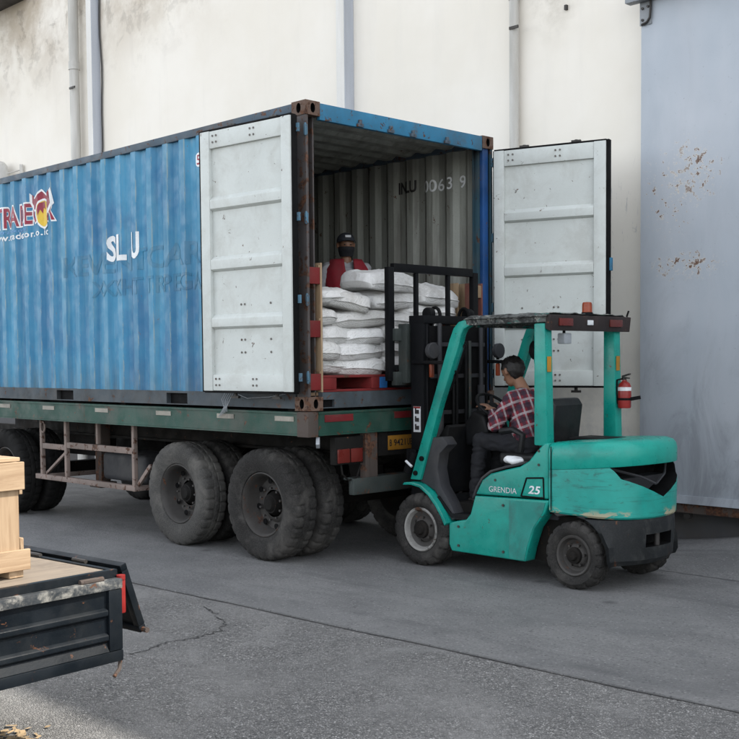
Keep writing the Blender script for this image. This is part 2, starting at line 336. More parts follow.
# ------------------------------------------------------------------ mesh helpers
def basis(d):
    d = d.normalized(); a = Vector((0, 0, 1)) if abs(d.z) < .9 else Vector((1, 0, 0))
    u = d.cross(a).normalized(); return u, d.cross(u).normalized()
class MB:
    def __init__(s): s.v = []; s.f = []; s.m = []
    def add(s, vs, fs, m=0):
        o = len(s.v); s.v += [tuple(p) for p in vs]
        for f in fs: s.f.append([o+i for i in f]); s.m.append(m)
        return s
    def box(s, x0, x1, y0, y1, z0, z1, m=0):
        vs = [(x, y, z) for z in (z0, z1) for y in (y0, y1) for x in (x0, x1)]
        return s.add(vs, [(0, 2, 3, 1), (4, 5, 7, 6), (0, 1, 5, 4), (2, 6, 7, 3), (0, 4, 6, 2), (1, 3, 7, 5)], m)
    def prism(s, poly, axis, a, b, m=0):
        def P(q, h): return {'x': (h, q[0], q[1]), 'y': (q[0], h, q[1]), 'z': (q[0], q[1], h)}[axis]
        n = len(poly); vs = [P(q, a) for q in poly] + [P(q, b) for q in poly]
        fs = [tuple(range(n)), tuple(range(2*n-1, n-1, -1))] + [(i, i+n, (i+1) % n+n, (i+1) % n) for i in range(n)]
        return s.add(vs, fs, m)
    def cyl(s, p0, p1, r0, r1=None, n=16, m=0):
        p0, p1 = Vector(p0), Vector(p1); r1 = r0 if r1 is None else r1; u, w = basis(p1-p0)
        vs = [p+(u*math.cos(2*math.pi*i/n)+w*math.sin(2*math.pi*i/n))*r for p, r in ((p0, r0), (p1, r1)) for i in range(n)]
        return s.add(vs, [tuple(range(n)), tuple(range(2*n-1, n-1, -1))]+[(i, i+n, (i+1) % n+n, (i+1) % n) for i in range(n)], m)
    def tube(s, pts, r, n=8, m=0):
        pts = [Vector(p) for p in pts]; k = len(pts); vs = []; u = None
        for i, p in enumerate(pts):
            d = (pts[min(i+1, k-1)]-pts[max(i-1, 0)]).normalized()
            if u is None: u, w = basis(d)
            else: u = (u-d*u.dot(d)).normalized(); w = d.cross(u)
            rr = r[i] if isinstance(r, (list, tuple)) else r
            vs += [p+(u*math.cos(2*math.pi*j/n)+w*math.sin(2*math.pi*j/n))*rr for j in range(n)]
        fs = [(i*n+j, (i+1)*n+j, (i+1)*n+(j+1) % n, i*n+(j+1) % n) for i in range(k-1) for j in range(n)]
        return s.add(vs, fs+[tuple(range(n)), tuple(range(k*n-1, (k-1)*n-1, -1))], m)
    def bar(s, p0, p1, w, h, m=0, upv=(0, 0, 1)):
        p0, p1 = Vector(p0), Vector(p1); d = (p1-p0).normalized(); upv = Vector(upv)
        if abs(d.dot(upv)) > .98: upv = Vector((1, 0, 0))
        u = d.cross(upv).normalized(); t = u.cross(d)
        vs = [p+u*a*w/2+t*b*h/2 for p in (p0, p1) for a, b in ((-1, -1), (1, -1), (1, 1), (-1, 1))]
        return s.add(vs, [(3, 2, 1, 0), (4, 5, 6, 7)]+[(i, (i+1) % 4, (i+1) % 4+4, i+4) for i in range(4)], m)
    def lathe(s, prof, org, n=48, axis='y', closed=False, fn=None, m=0):
        k = len(prof); vs = []
        for i in range(n):
            a = 2*math.pi*i/n
            for j, (r, t) in enumerate(prof):
                if fn: r = fn(i, j, r)
                q = (r*math.cos(a), t, r*math.sin(a)) if axis == 'y' else ((r*math.cos(a), r*math.sin(a), t) if axis == 'z' else (t, r*math.cos(a), r*math.sin(a)))
                vs.append((org[0]+q[0], org[1]+q[1], org[2]+q[2]))
        kk = k if closed else k-1
        fs = [(i*k+j, i*k+(j+1) % k, ((i+1) % n)*k+(j+1) % k, ((i+1) % n)*k+j) for i in range(n) for j in range(kk)]
        return s.add(vs, fs, m)
    def grid(s, fn, nu, nv, m=0, flip=False):
        vs = [fn(i/nu, j/nv) for i in range(nu+1) for j in range(nv+1)]
        q = lambda i, j: i*(nv+1)+j
        fs = [(q(i, j), q(i+1, j), q(i+1, j+1), q(i, j+1)) for i in range(nu) for j in range(nv)]
        if flip: fs = [f[::-1] for f in fs]
        return s.add(vs, fs, m)
    def ball(s, c, r, n=16, m=0):
        c = Vector(c); r = r if isinstance(r, tuple) else (r, r, r); k = n//2
        def P(u, v):
            a, b = 2*math.pi*u, math.pi*(v-.5)*.998
            return (c.x+r[0]*math.cos(a)*math.cos(b), c.y+r[1]*math.sin(a)*math.cos(b), c.z+r[2]*math.sin(b))
        return s.grid(P, n, k, m)
    def build(s, name, mats, parent=None, bevel=0.0, angle=38, kind=None, recalc=True, segs=2, loc=None):
        me = bpy.data.meshes.new(name)
        off = Vector((0, 0, 0))
        q = parent
        while q is not None and loc is None:
            if 'origin' in q.keys(): off = Vector(q['origin']); break
            q = q.parent
        me.from_pydata([tuple(Vector(p)-off) for p in s.v], [], s.f)
        if not isinstance(mats, (list, tuple)): mats = [mats]
        for k in mats: me.materials.append(MAT[k])
        for p, mi in zip(me.polygons, s.m): p.material_index = mi; p.use_smooth = True
        bm = bmesh.new(); bm.from_mesh(me)
        bmesh.ops.remove_doubles(bm, verts=bm.verts, dist=1e-5)
        if recalc: bmesh.ops.recalc_face_normals(bm, faces=bm.faces)
        if bevel:
            ed = [e for e in bm.edges if len(e.link_faces) == 2 and e.calc_face_angle(0) > R(40)]
            bmesh.ops.bevel(bm, geom=ed, offset=bevel, segments=segs, profile=.6, affect='EDGES', clamp_overlap=True)
            for f in bm.faces: f.smooth = True
        bm.to_mesh(me); bm.free()
        me.set_sharp_from_angle(angle=R(angle))
        o = bpy.data.objects.new(name, me); C.objects.link(o)
        if parent is not None: o.parent = parent
        if loc is not None: o.location = loc
        if kind: o['kind'] = kind
        return o
def thing(name, label, cat, loc=(0, 0, 0), rotz=0, group=None, local=False):
    o = bpy.data.objects.new(name, None); C.objects.link(o); o.empty_display_size = .2
    o.location = loc; o.rotation_euler = (0, 0, rotz); o['label'] = label; o['category'] = cat
    if not local: o['origin'] = tuple(loc)
    if group: o['group'] = group
    return o
def tag(o, label, cat, group=None):
    o['label'] = label; o['category'] = cat
    if group: o['group'] = group
    return o
def copy_part(src, parent, dx=(0, 0, 0), flip_y=None):
    c = src.copy(); C.objects.link(c); c.parent = parent; c.location = Vector(src.location)+Vector(dx)
    for ch in src.children:
        copy_part(ch, c)
    return c
def text_mesh(body, size, sx=1.0, bold=0.0, shear=0.0, spacing=1.0):
    cu = bpy.data.curves.new('text', 'FONT'); cu.body = body; cu.size = size; cu.offset = bold; cu.shear = shear
    cu.space_character = spacing; cu.resolution_u = 4
    o = bpy.data.objects.new('text', cu); C.objects.link(o)
    bpy.context.view_layer.update()
    me = bpy.data.meshes.new_from_object(o.evaluated_get(bpy.context.evaluated_depsgraph_get()))
    bpy.data.objects.remove(o); bpy.data.curves.remove(cu)
    for v in me.vertices: v.co.x *= sx
    return me
def place_text(name, body, size, mat, parent, fn, sx=1.0, bold=0.0, cuts=None, shear=0, spacing=1.0, fitw=None, fith=None, keep=None):
    """flat lettering laid on a surface: fn(u, v) gives the point of the surface"""
    me = text_mesh(body, size, sx, bold, shear, spacing)
    xs = [v.co.x for v in me.vertices]; ys = [v.co.y for v in me.vertices]
    x0, x1, y0, y1 = min(xs), max(xs), min(ys), max(ys)
    for v in me.vertices:
        v.co.x -= x0; v.co.y -= y0
        if fitw: v.co.x *= fitw/(x1-x0)
        if fith: v.co.y *= fith/(y1-y0)
        v.co.z = 0
    bm = bmesh.new(); bm.from_mesh(me)
    if cuts:
        for cx in cuts:
            bmesh.ops.bisect_plane(bm, geom=bm.verts[:]+bm.edges[:]+bm.faces[:], plane_co=(cx, 0, 0), plane_no=(1, 0, 0))
    if keep:
        kill = [f for f in bm.faces if not keep(f.calc_center_median().x)]
        bmesh.ops.delete(bm, geom=kill, context='FACES')
    off = Vector(parent['origin']) if parent is not None and 'origin' in parent.keys() else Vector((0, 0, 0))
    for v in bm.verts: v.co = Vector(fn(v.co.x, v.co.y))-off
    bm.to_mesh(me); bm.free(); me.materials.clear(); me.materials.append(MAT[mat])
    o = bpy.data.objects.new(name, me); C.objects.link(o)
    if parent is not None: o.parent = parent
    return o

# ================================================================== setting
g = MB(); g.add([(-150, -150, -.012), (150, -150, -.012), (150, 150, -.012), (-150, 150, -.012)], [(0, 1, 2, 3)])
ground = g.build('ground', 'aggregate', kind='structure')
# smooth concrete lane in front of the warehouse: a slab a few millimetres proud, its edge chipped
random.seed(3)
g = MB(); edge = []
for i in range(241):
    x = -30+i*.25
    edge.append((x, -1.26+(x+.5)*.045*.95+.006*math.sin(x*3.1)+random.uniform(-.004, .004)))
n = len(edge)
vs = [(x, y, 0) for x, y in edge]+[(x, y-.002, -.012) for x, y in edge]+[(x, 3.6, 0) for x, y in edge]
fs = [(i, i+1, 2*n+i+1, 2*n+i) for i in range(n-1)]+[(n+i, n+i+1, i+1, i) for i in range(n-1)]
g.add(vs, fs); lane_o = g.build('concrete_lane', 'lane', kind='structure', recalc=False)
# the open joint beside the slab
g = MB()
for i in range(n-1):
    (x0, y0), (x1, y1) = edge[i], edge[i+1]
    w0, w1 = .013+.005*math.sin(x0*7), .013+.005*math.sin(x1*7)
    g.add([(x0, y0-w0, -.0075), (x1, y1-w1, -.0075), (x1, y1-.0005, -.0075), (x0, y0-.0005, -.0075)], [(0, 1, 2, 3)])
g.build('lane_joint', 'crack', kind='structure', recalc=False)
# long crack in the old yard surface
random.seed(11)
g = MB(); pts = [(.42, -1.42), (.67, -1.5), (.95, -1.63), (1.12, -1.80), (1.16, -2.05), (1.13, -2.25), (1.22, -2.45), (1.17, -2.67), (1.30, -2.95), (1.26, -3.3)]
fine = []
for (a, b), (c, d) in zip(pts, pts[1:]):
    for k in range(8):
        t = k/8; fine.append((a+(c-a)*t+random.uniform(-.018, .018), b+(d-b)*t+random.uniform(-.018, .018)))
for i in range(len(fine)-1):
    (x0, y0), (x1, y1) = fine[i], fine[i+1]; dx, dy = x1-x0, y1-y0; L = math.hypot(dx, dy) or 1
    w = random.uniform(.002, .007); nx, ny = -dy/L*w, dx/L*w
    g.add([(x0-nx, y0-ny, -.008), (x1-nx, y1-ny, -.008), (x1+nx, y1+ny, -.008), (x0+nx, y0+ny, -.008)], [(0, 1, 2, 3)])
g.build('ground_crack', 'crack', kind='structure', recalc=False)
# low concrete ramp up to the sliding door
def rz(x, y):
    a = max(0, min(1, (x-1.25)/2.2)); b = max(0, min(1, (y-2.1)/1.3))
    return .003+.33*(a*a*(3-2*a)*.6+a*.4)*b
g = MB(); g.grid(lambda u, v: (1.2+u*8, 2.05+v*1.548, rz(1.2+u*8, 2.05+v*1.548)), 40, 12)
g.build('ramp', 'lane', kind='structure')

# ---- warehouse
wh = thing('warehouse', 'tall cream warehouse wall with pilasters behind the blue container', 'building', (0, 3.6, 0))
WH = 11.1
g = MB(); g.box(-34, 24, 3.6, 18, -.05, WH); g.build('wall', 'wall', wh)
g = MB(); g.box(-34.2, 24.2, 3.45, 18.2, WH, WH+.15); g.build('roof', 'roofdark', wh)
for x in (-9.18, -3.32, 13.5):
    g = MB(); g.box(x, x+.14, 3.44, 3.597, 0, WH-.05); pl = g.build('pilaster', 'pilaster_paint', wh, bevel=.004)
    g = MB(); g.box(x+.141, x+.150, 3.445, 3.597, 0, WH-.05); g.build('shade_face', 'pilaster_shade', pl)  # thin strip whose grey-blue colour stands in for the pilaster's shaded side
def pipe(x, y, r, z0, z1, joints, mat='pvc'):
    g = MB(); g.cyl((x, y, z0), (x, y, z1), r, n=20)
    for z in joints: g.cyl((x, y, z), (x, y, z+.13), r*1.13, n=20)
    p = g.build('drain_pipe', mat, wh)
    c = MB()
    for z in joints: c.box(x-.02, x+r*1.9, y-r-.012, y-r+.004, z-.32, z-.29)
    c.build('pipe_bracket', 'bolt', p); return p
pipe(-9.62, 3.47, .08, 0, 9.2, (1.8, 4.0, 6.55, 8.3))
pipe(-.60, 3.525, .052, 0, 9.2, (2.2, 5.63))
g = MB(); pts = [(-8.98+.02*math.sin(z*2.3)+.015*math.sin(z*5.1), 3.575, z) for z in [2+k*.25 for k in range(30)]]
g.tube(pts, .014, 6); g.build('hanging_cable', 'cable', wh)
g = MB(); g.tube([(-12.0, 3.42, 3.5), (-12.0, 3.42, 5.1)]+[(-12.0-.16*(1-math.cos(a)), 3.42, 5.1+.22*math.sin(a)) for a in [k*math.pi/10 for k in range(1, 11)]]+[(-12.32, 3.42, 4.9)], .085, 14)
g.cyl((-11.95, 3.44, 5.16), (-11.62, 3.55, 5.2), .012, n=8); g.cyl((-11.62, 3.55, 5.11), (-11.62, 3.55, 5.29), .035, n=8); g.build('vent_pipe', 'pvc', wh)
g = MB(); g.box(-34, -11.35, 2.9, 3.598, 8.12, 8.24); g.build('canopy', 'roofdark', wh)
g = MB(); g.cyl((.06, 3.53, 5.72), (.06, 3.6, 5.72), .03, n=10); g.box(.02, .05, 3.57, 3.6, 5.4, 5.45); g.build('wall_bracket', 'bolt', wh)
g = MB(); g.box(-33.9, 23.9, 3.585, 3.599, -.04, .95); g.build('plinth_shade', 'plinth_shade', wh)  # plinth only below the sliding door; elsewhere a dark strip painting under-trailer shade

# ---- sliding door
sl = thing('sliding_door', 'large pale blue-grey sliding metal door with rust chips, right of the container', 'door', (1.05, 3.4, .39))
g = MB(); g.box(1.05, 6.6, 3.40, 3.47, .39, 5.6); g.build('door_panel', 'slide', sl, bevel=.006)
g = MB(); g.box(1.06, 6.59, 3.385, 3.399, .392, .47); g.build('bottom_strip', 'slide', sl)
g = MB(); g.box(1.1, 6.58, 3.42, 3.5, .30, .385); g.build('bottom_rail', 'rusty', sl)
for k, x in enumerate((1.55, 2.12, 2.7, 3.3)):
    g = MB(); g.cyl((x, 3.43, .27), (x, 3.49, .27), .035, n=12); g.build('guide_roller', 'bolt', sl)
g = MB(); g.box(.93, 1.20, 3.30, 3.398, 5.20, 5.42); g.box(1.04, 1.17, 3.388, 3.399, 4.98, 5.2); g.build('hanger_bracket', 'galv', sl, bevel=.006)
g = MB(); g.tube([(1.165, 3.38, 5.3), (1.168, 3.375, 5.12), (1.16, 3.375, 5.04), (1.13, 3.375, 5.0), (1.07, 3.375, 4.985)], .011, 8); g.build('hanger_hook', 'bolt', sl)
g = MB()
for x, z in ((1.075, 5.14), (1.135, 5.15), (1.075, 5.03)): g.cyl((x, 3.388, z), (x, 3.375, z), .013, n=8)
g.build('bolts', 'bolt', sl)
tr = MB(); tr.box(1.19, 12, 3.25, 3.40, 5.23, 5.45); tr.build('track', 'galv', sl)

# ================================================================== shipping container
ct = thing('shipping_container', 'weathered blue corrugated shipping container with open white doors on the trailer', 'container', (-3.0, 1.219, 1.358))
Z0, Z1 = 1.358, 3.947; CL = 6.058; CW = 2.438
PITCH = .278
def corr(x, depth=.036, ph=.15):
    t = ((x+ph) / PITCH) % 1.0
    if t < .29: return 0
    if t < .49: return depth*(t-.29)/.20
    if t < .79: return depth
    return depth*(1-(t-.79)/.21)
def corr_breaks(a, b, ph=.15):
    out = []; k = math.floor((a+ph)/PITCH)-1
    while k*PITCH-ph < b+PITCH:
        for f in (0, .29, .49, .79):
            x = (k+f)*PITCH-ph
            if a < x < b: out.append(x)
        k += 1
    return out
xs = [-CL+.1]+corr_breaks(-CL+.1, -.12)+[-.12]
def corr_sheet(fn, lo, hi, m=0, flip=False):
    g = MB(); n = len(xs); rows = 10
    vs = [fn(x, lo+(hi-lo)*j/rows) for j in range(rows+1) for x in xs]
    fs = [(j*n+i, j*n+i+1, (j+1)*n+i+1, (j+1)*n+i) for j in range(rows) for i in range(n-1)]
    g.add(vs, [f[::-1] for f in fs] if flip else fs, m); return g
def dent(x, z): return .006*mnoise.noise(Vector((x*.9, z*1.1, 1.7)))+.003*mnoise.noise(Vector((x*4, z*1.5, 5)))
def side_y(x, z=None): return .008+corr(x)+(dent(x, z) if z is not None else 0)
sz0, sz1 = 1.505, 3.872
g = corr_sheet(lambda x, z: (x, side_y(x, z), z), sz0, sz1, 0)
h = corr_sheet(lambda x, z: (x, side_y(x, z)+.004, z), sz0, sz1, 1, True)
g.add(h.v, h.f, 1); g.build('side_panel', ['blue', 'inner'], ct, recalc=False, angle=12)
g = corr_sheet(lambda x, z: (x, CW-side_y(x), z), sz0, sz1, 0, True)
h = corr_sheet(lambda x, z: (x, CW-side_y(x)-.004, z), sz0, sz1, 1)
g.add(h.v, h.f, 1); g.build('side_panel', ['blue', 'inner'], ct, recalc=False, angle=12)
g = corr_sheet(lambda x, y: (x, y, 3.925-corr(x, .03)), .05, CW-.05, 0)
h = corr_sheet(lambda x, y: (x, y, 3.921-corr(x, .03)), .05, CW-.05, 1, True)
g.add(h.v, h.f, 1); g.build('roof_panel', ['rail', 'inner'], ct, recalc=False, angle=12)
g = MB(); g.box(-CL+.08, -CL+.1, .06, CW-.06, 1.5, 3.9); g.build('front_wall', 'inner', ct)
for k in range(8):
    g = MB(); y0 = .06+k*(CW-.12)/8; g.box(-CL+.1, -.06, y0+.002, y0+(CW-.12)/8-.002, 1.485, 1.512); g.build('floor_plank', 'ply', ct)
# corner castings with their slotted holes
def casting(x0, x1, y0, y1, z0, z1, vis):
    g = MB()
    def plate(o, u, v, nrm, w, h, rx, ry):
        N = 20; ring = []; rect = []; back = []
        for i in range(N):
            a = 2*math.pi*(i+.5)/N; c, s = math.cos(a), math.sin(a)
            ring.append(o+u*(w/2+rx*c)+v*(h/2+ry*s)); back.append(ring[-1]-nrm*.045)
            k = 1/max(abs(c), abs(s)); rect.append(o+u*(w/2+w/2*c*k)+v*(h/2+h/2*s*k))
        cs = [o, o+u*w, o+u*w+v*h, o+v*h]
        b = len(g.v); g.v += [tuple(p) for p in rect+ring+back]
        for i in range(N):
            j = (i+1) % N
            g.f.append([b+i, b+j, b+N+j, b+N+i]); g.m.append(0)
            g.f.append([b+N+i, b+N+j, b+2*N+j, b+2*N+i]); g.m.append(1)
        g.f.append([b+2*N+i for i in range(N)]); g.m.append(1)
        # fill the four corners left by the ring
        for cnr, ang in zip(cs, (225, 315, 45, 135)):
            i = int((ang/360*N)-.5) % N; j = (i+1) % N
            g.f.append([b+i, b+j, len(g.v)]); g.m.append(0); g.v.append(tuple(cnr))
    X, Y, Z = Vector((1, 0, 0)), Vector((0, 1, 0)), Vector((0, 0, 1))
    w, d, h = x1-x0, y1-y0, z1-z0
    plate(Vector((x0, y0, z0)), X, Z, -Y, w, h, .028, .042)
    plate(Vector((x0, y1, z0)), X, Z, Y, w, h, .028, .042)
    plate(Vector((x1, y0, z0)), Y, Z, X, d, h, .026, .040)
    plate(Vector((x0, y0, z0)), Y, Z, -X, d, h, .026, .040)
    plate(Vector((x0, y0, z1)), X, Y, Z, w, d, .03, .05)
    g.add([(x0, y0, z0), (x1, y0, z0), (x1, y1, z0), (x0, y1, z0)], [(3, 2, 1, 0)])
    return g.build('corner_casting', ['casting', 'gasket'], ct, recalc=False)
for x0, x1 in ((-.178, 0), (-CL, -CL+.178)):
    for y0, y1 in ((0, .162), (CW-.162, CW)):
        for z0, z1 in ((Z0, Z0+.118), (Z1-.118, Z1)): casting(x0, x1, y0, y1, z0, z1, 0)
# rear corner posts: channel open to the rear where the door was
for s, y in ((1, 0.0), (-1, CW)):
    g = MB(); zz = (Z0+.118, Z1-.118)
    def by(a, b): return (min(y+s*a, y+s*b), max(y+s*a, y+s*b))
    g.box(-.155, -.008, *by(.006, .018), *zz); g.box(-.155, -.14, *by(.018, .14), *zz); g.box(-.14, -.06, *by(.125, .14), *zz)
    g.box(-.03, -.008, *by(.018, .034), *zz)
    g.build('corner_post', 'postbrown' if s == 1 else 'tealpost', ct, bevel=.003)
    if s == -1:
        g = MB(); g.box(-.058, -.02, CW-.14, CW-.058, *zz); g.build('post_face', 'deep_blue', ct, bevel=.004)
    for z in (1.60, 2.25, 2.93, 3.66):
        g = MB(); g.box(-.022, .002, *by(-.006, .02), z, z+.085); g.cyl((.0, y-s*.004, z-.01), (.0, y-s*.004, z+.095), .009, n=10)
        g.build('hinge_lug', 'lugblue', ct, bevel=.004)
for y0 in (0.004, CW-.144):
    g = MB(); g.box(-CL+.004, -CL+.14, y0, y0+.14, Z0+.118, Z1-.118); g.build('corner_post', 'deep_blue', ct)
# top rails, header, sill
for y0 in (.004, CW-.068):
    g = MB(); g.box(-CL+.178, -.178, y0, y0+.064, 3.868, 3.938)
    g.build('top_rail', 'rail', ct, bevel=.006)
g = MB(); g.box(-.05, -.004, .162, CW-.162, 3.80, 3.94); g.box(-.12, -.05, .162, CW-.162, 3.90, 3.94); hd = g.build('rear_header', 'blue_clean', ct, bevel=.008)
for y in (.62, 1.0, 1.29, 1.75):
    g = MB(); g.box(-.004, .022, y-.035, y+.035, 3.80, 3.83); g.cyl((.01, y, 3.815), (.01, y, 3.86), .018, n=10); g.build('cam_keeper', 'rail', hd, bevel=.004)
def rail_x(xa, xb, y0, y1, z0, z1, holes, hz0, hz1):
    g = MB(); cur = xa
    for a, b in sorted(holes):
        g.box(cur, a, y0, y1, z0, z1); g.box(a, b, y0, y1, hz1, z1); g.box(a, b, y0, y1, z0, hz0)
        g.box(a, b, y0+.05*(1 if y0 < 1 else -1), y1, hz0, hz1, 1); cur = b
    g.box(cur, xb, y0, y1, z0, z1); return g
for y0, y1 in ((.006, .075), (CW-.075, CW-.006)):
    rail_x(-CL+.178, -.178, y0, y1, 1.375, 1.506, [(-4.20, -3.845), (-2.09, -1.745)], 1.384, 1.486).build('bottom_rail', ['greyrail', 'gasket'], ct)
# loose wire hanging on the bottom rail
g = MB(); random.seed(5)
for k in range(5):
    x = -1.02-.03*k
    g.tube([(x, -.004, 1.50), (x-.02, -.03, 1.44), (x+.02*k-.05, -.045, 1.37), (x-.04, -.052, 1.33-.012*k)], .0035, 5)
g.tube([(-1.0, -.006, 1.50), (-.8, -.02, 1.455), (-.5, -.012, 1.47), (-.3, -.004, 1.5)], .004, 5); g.build('wire_scrap', 'galv', ct)
g = MB(); g.box(-.06, -.006, .162, .165, 1.376, 1.512); g.box(-.06, -.006, .165, .30, 1.45, 1.512); g.box(-.06, -.006, .165, .30, 1.376, 1.385); g.box(-.06, -.035, .165, .30, 1.385, 1.45, 1)
g.box(-.06, -.006, .30, CW-.162, 1.376, 1.512); g.build('rear_sill', ['greyrail', 'gasket'], ct, bevel=0)
for k in range(12):
    g = MB(); x = -.35-k*.47; g.box(x-.03, x+.03, .08, CW-.08, 1.385, 1.483); g.build('cross_member', 'chassis', ct)

# door leaves (inner faces showing): panel sunk between stiles, hat ribs, bolt heads, gasket
def door_leaf(hx, hy, ang, label, mirror):
    d = Vector((math.cos(ang), math.sin(ang), 0)); nrm = Vector((d.y, -d.x, 0))*mirror
    leaf = bpy.data.objects.new('door_leaf', None); C.objects.link(leaf); leaf.parent = ct; leaf['label'] = label
    leaf.location = Vector((hx, hy, 0))-Vector(ct['origin']); leaf['origin'] = (hx, hy, 0)
    def B(name, mat, items, bev=.006):
        g = MB()
        for (u0, u1, w0, w1, z0, z1) in items:
            P = [Vector((hx, hy, 0))+d*u+nrm*w+Vector((0, 0, z)) for z in (z0, z1) for w in (w0, w1) for u in (u0, u1)]
            g.add(P, [(0, 2, 3, 1), (4, 5, 7, 6), (0, 1, 5, 4), (2, 6, 7, 3), (0, 4, 6, 2), (1, 3, 7, 5)])
        return g.build(name, mat, leaf, bevel=bev)
    W = 1.145; zb, zt = 1.524, 3.80
    B('panel', 'doorwhite', [(.03, W-.02, -.02, .012, zb+.01, zt-.01)], 0)
    B('stile', 'doorwhite', [(.02, .125, -.02, .048, zb, zt)])
    B('stile', 'doorwhite', [(W-.125, W-.01, -.02, .048, zb, zt)])
    B('end_band', 'doorwhite', [(.126, W-.126, -.02, .040, 3.648, zt-.002)])
    B('end_band', 'doorwhite', [(.126, W-.126, -.02, .040, zb+.002, 1.668)])
    for z0, z1 in ((3.105, 3.225), (2.575, 2.70), (2.07, 2.19)):
        g = MB(); prof = [(.012, z0-.004), (.046, z0+.018), (.046, z1-.03), (.012, z1+.008)]
        P = [Vector((hx, hy, 0))+d*u+nrm*w+Vector((0, 0, z)) for u in (.126, W-.126) for w, z in prof]
        g.add(P, [(0, 1, 2, 3), (7, 6, 5, 4), (0, 4, 5, 1), (1, 5, 6, 2), (2, 6, 7, 3), (3, 7, 4, 0)]); g.build('rib', 'doorwhite', leaf, bevel=.005)
    B('gasket', 'gasket', [(.006, .02, -.03, .030, zb-.005, zt+.005), (W-.01, W+.018, -.034, .036, zb-.012, zt+.012), (.02, W-.01, -.03, .036, zt, zt+.016), (.02, W-.01, -.03, .036, zb-.018, zb)], .003)
    g = MB(); bl = []
    for z in (3.70, 3.755, 1.575, 1.63):
        bl += [(u, .040, z) for u in (.17, .215, W-.5, W-.455)] if mirror > 0 else [(u, .040, z) for u in (W-.17, W-.215, .5, .455)]
    for z in (2.275, 1.86, 1.97): bl += [(u, .012, z) for u in (.30, .62, .665)]
    for u, w, z in bl:
        p = Vector((hx, hy, z))+d*u; g.cyl(p+nrm*w, p+nrm*(w+.006), .0095, n=8)
    g.build('bolt_heads', 'boltpaint', leaf, kind='stuff')
    for u in (.30, .82):
        g = MB(); p = Vector((hx, hy, 0))+d*u-nrm*.05
        g.cyl(p+Vector((0, 0, zb-.055)), p+Vector((0, 0, zt+.05)), .017, n=10)
        for z in (zb-.055, zt+.035):
            q = p+Vector((0, 0, z)); g.bar(q-d*.045, q+d*.045, .03, .022)
        for z in (1.9, 2.6, 3.3):
            q = p+Vector((0, 0, z)); g.bar(q-d*.05+nrm*.01, q+d*.05+nrm*.01, .05, .06)
        g.build('locking_rod', 'bolt', leaf)
    for z in (1.60, 2.25, 2.93, 3.66): B('hinge_blade', 'lugblue', [(-.02, .02, -.034, -.014, z+.01, z+.08)], .003)
    if mirror > 0: B('blue_tab', 'blue_clean', [(W+.012, W+.04, -.02, .02, 2.6, 2.72)], .003)
    return leaf
door_leaf(0.0, -.115, math.pi+R(4.6), 'white left door folded back flat against the blue side', -1)
door_leaf(0.012, 2.425, R(17.3), 'white right door swung open towards the warehouse wall', 1)

# ---- markings on the corrugated side
def on_side(x0, z0, off=.002):
    return lambda u, v: (x0+u, side_y(x0+u, z0+v)-off, z0+v)
def cuts_for(x0, w): return [b-x0 for b in corr_breaks(x0, x0+w)]+[k*.05 for k in range(1, int(w/.05)+1)]
def marking(body, x0, z0, w, h, mat, bold=0., off=.002, **kw):
    return place_text('lettering', body, 1.0, mat, ct, on_side(x0, z0, off), bold=bold, cuts=cuts_for(x0, w), fitw=w, fith=h, **kw)
for ch, lx, lw in (('S', -3.125, .13), ('L', -2.935, .14), ('U', -2.672, .13)): marking(ch, lx, 2.815, lw, .265, 'white', bold=.035, off=.0045)
marking('KEVENTCAR', -4.0, 2.70, 2.50, .22, 'ghost', bold=.02, spacing=1.05, off=.003)
marking('XXXHT TRPEGA', -3.42, 2.46, 1.93, .17, 'ghost', bold=.012, off=.003)
for ch, lx, lw in (('T', -5.52, .17), ('R', -5.34, .15), ('A', -5.18, .17), ('D', -4.99, .15), ('E', -4.83, .13), ('C', -4.69, .14), ('R', -4.33, .14)):
    marking(ch, lx-.02, 3.335, lw+.03, .265, 'white', bold=.05, off=.003); marking(ch, lx, 3.352, lw-.01, .23, 'maroon', bold=.02, off=.005)
marking('mitra dekorasi', -5.52, 3.285, .72, .04, 'logoblue', off=.004)
marking('www.tradecor.co.id', -5.62, 3.205, 1.26, .075, 'white', bold=.02, off=.004, spacing=1.1)
def side_poly(name, pts, mat, off):
    """flat printed shape following the corrugation"""
    bm = bmesh.new(); f = bm.faces.new([bm.verts.new((x, 0, z)) for x, z in pts]); bmesh.ops.triangulate(bm, faces=bm.faces)
    lo, hi = min(p[0] for p in pts), max(p[0] for p in pts)
    for cx in corr_breaks(lo, hi)+[lo+k*.04 for k in range(1, int((hi-lo)/.04)+1)]:
        bmesh.ops.bisect_plane(bm, geom=bm.verts[:]+bm.edges[:]+bm.faces[:], plane_co=(cx, 0, 0), plane_no=(1, 0, 0))
    for v in bm.verts: v.co.y = side_y(v.co.x, v.co.z)-off
    for v in bm.verts: v.co -= Vector(ct['origin'])
    me = bpy.data.meshes.new(name); bm.to_mesh(me); bm.free(); me.materials.append(MAT[mat])
    o = bpy.data.objects.new(name, me); C.objects.link(o); o.parent = ct; return o
def scaled(pts, c, k): return [(c[0]+(x-c[0])*k, c[1]+(z-c[1])*k) for x, z in pts]
cx, cz = -4.44, 3.44
crown = [(-4.62, 3.50), (-4.70, 3.585), (-4.63, 3.578), (-4.70, 3.675), (-4.58, 3.61), (-4.53, 3.575), (-4.50, 3.60), (-4.475, 3.69), (-4.45, 3.60), (-4.41, 3.575), (-4.37, 3.62), (-4.28, 3.685), (-4.34, 3.60), (-4.29, 3.60), (-4.31, 3.55), (-4.25, 3.54), (-4.33, 3.46)]
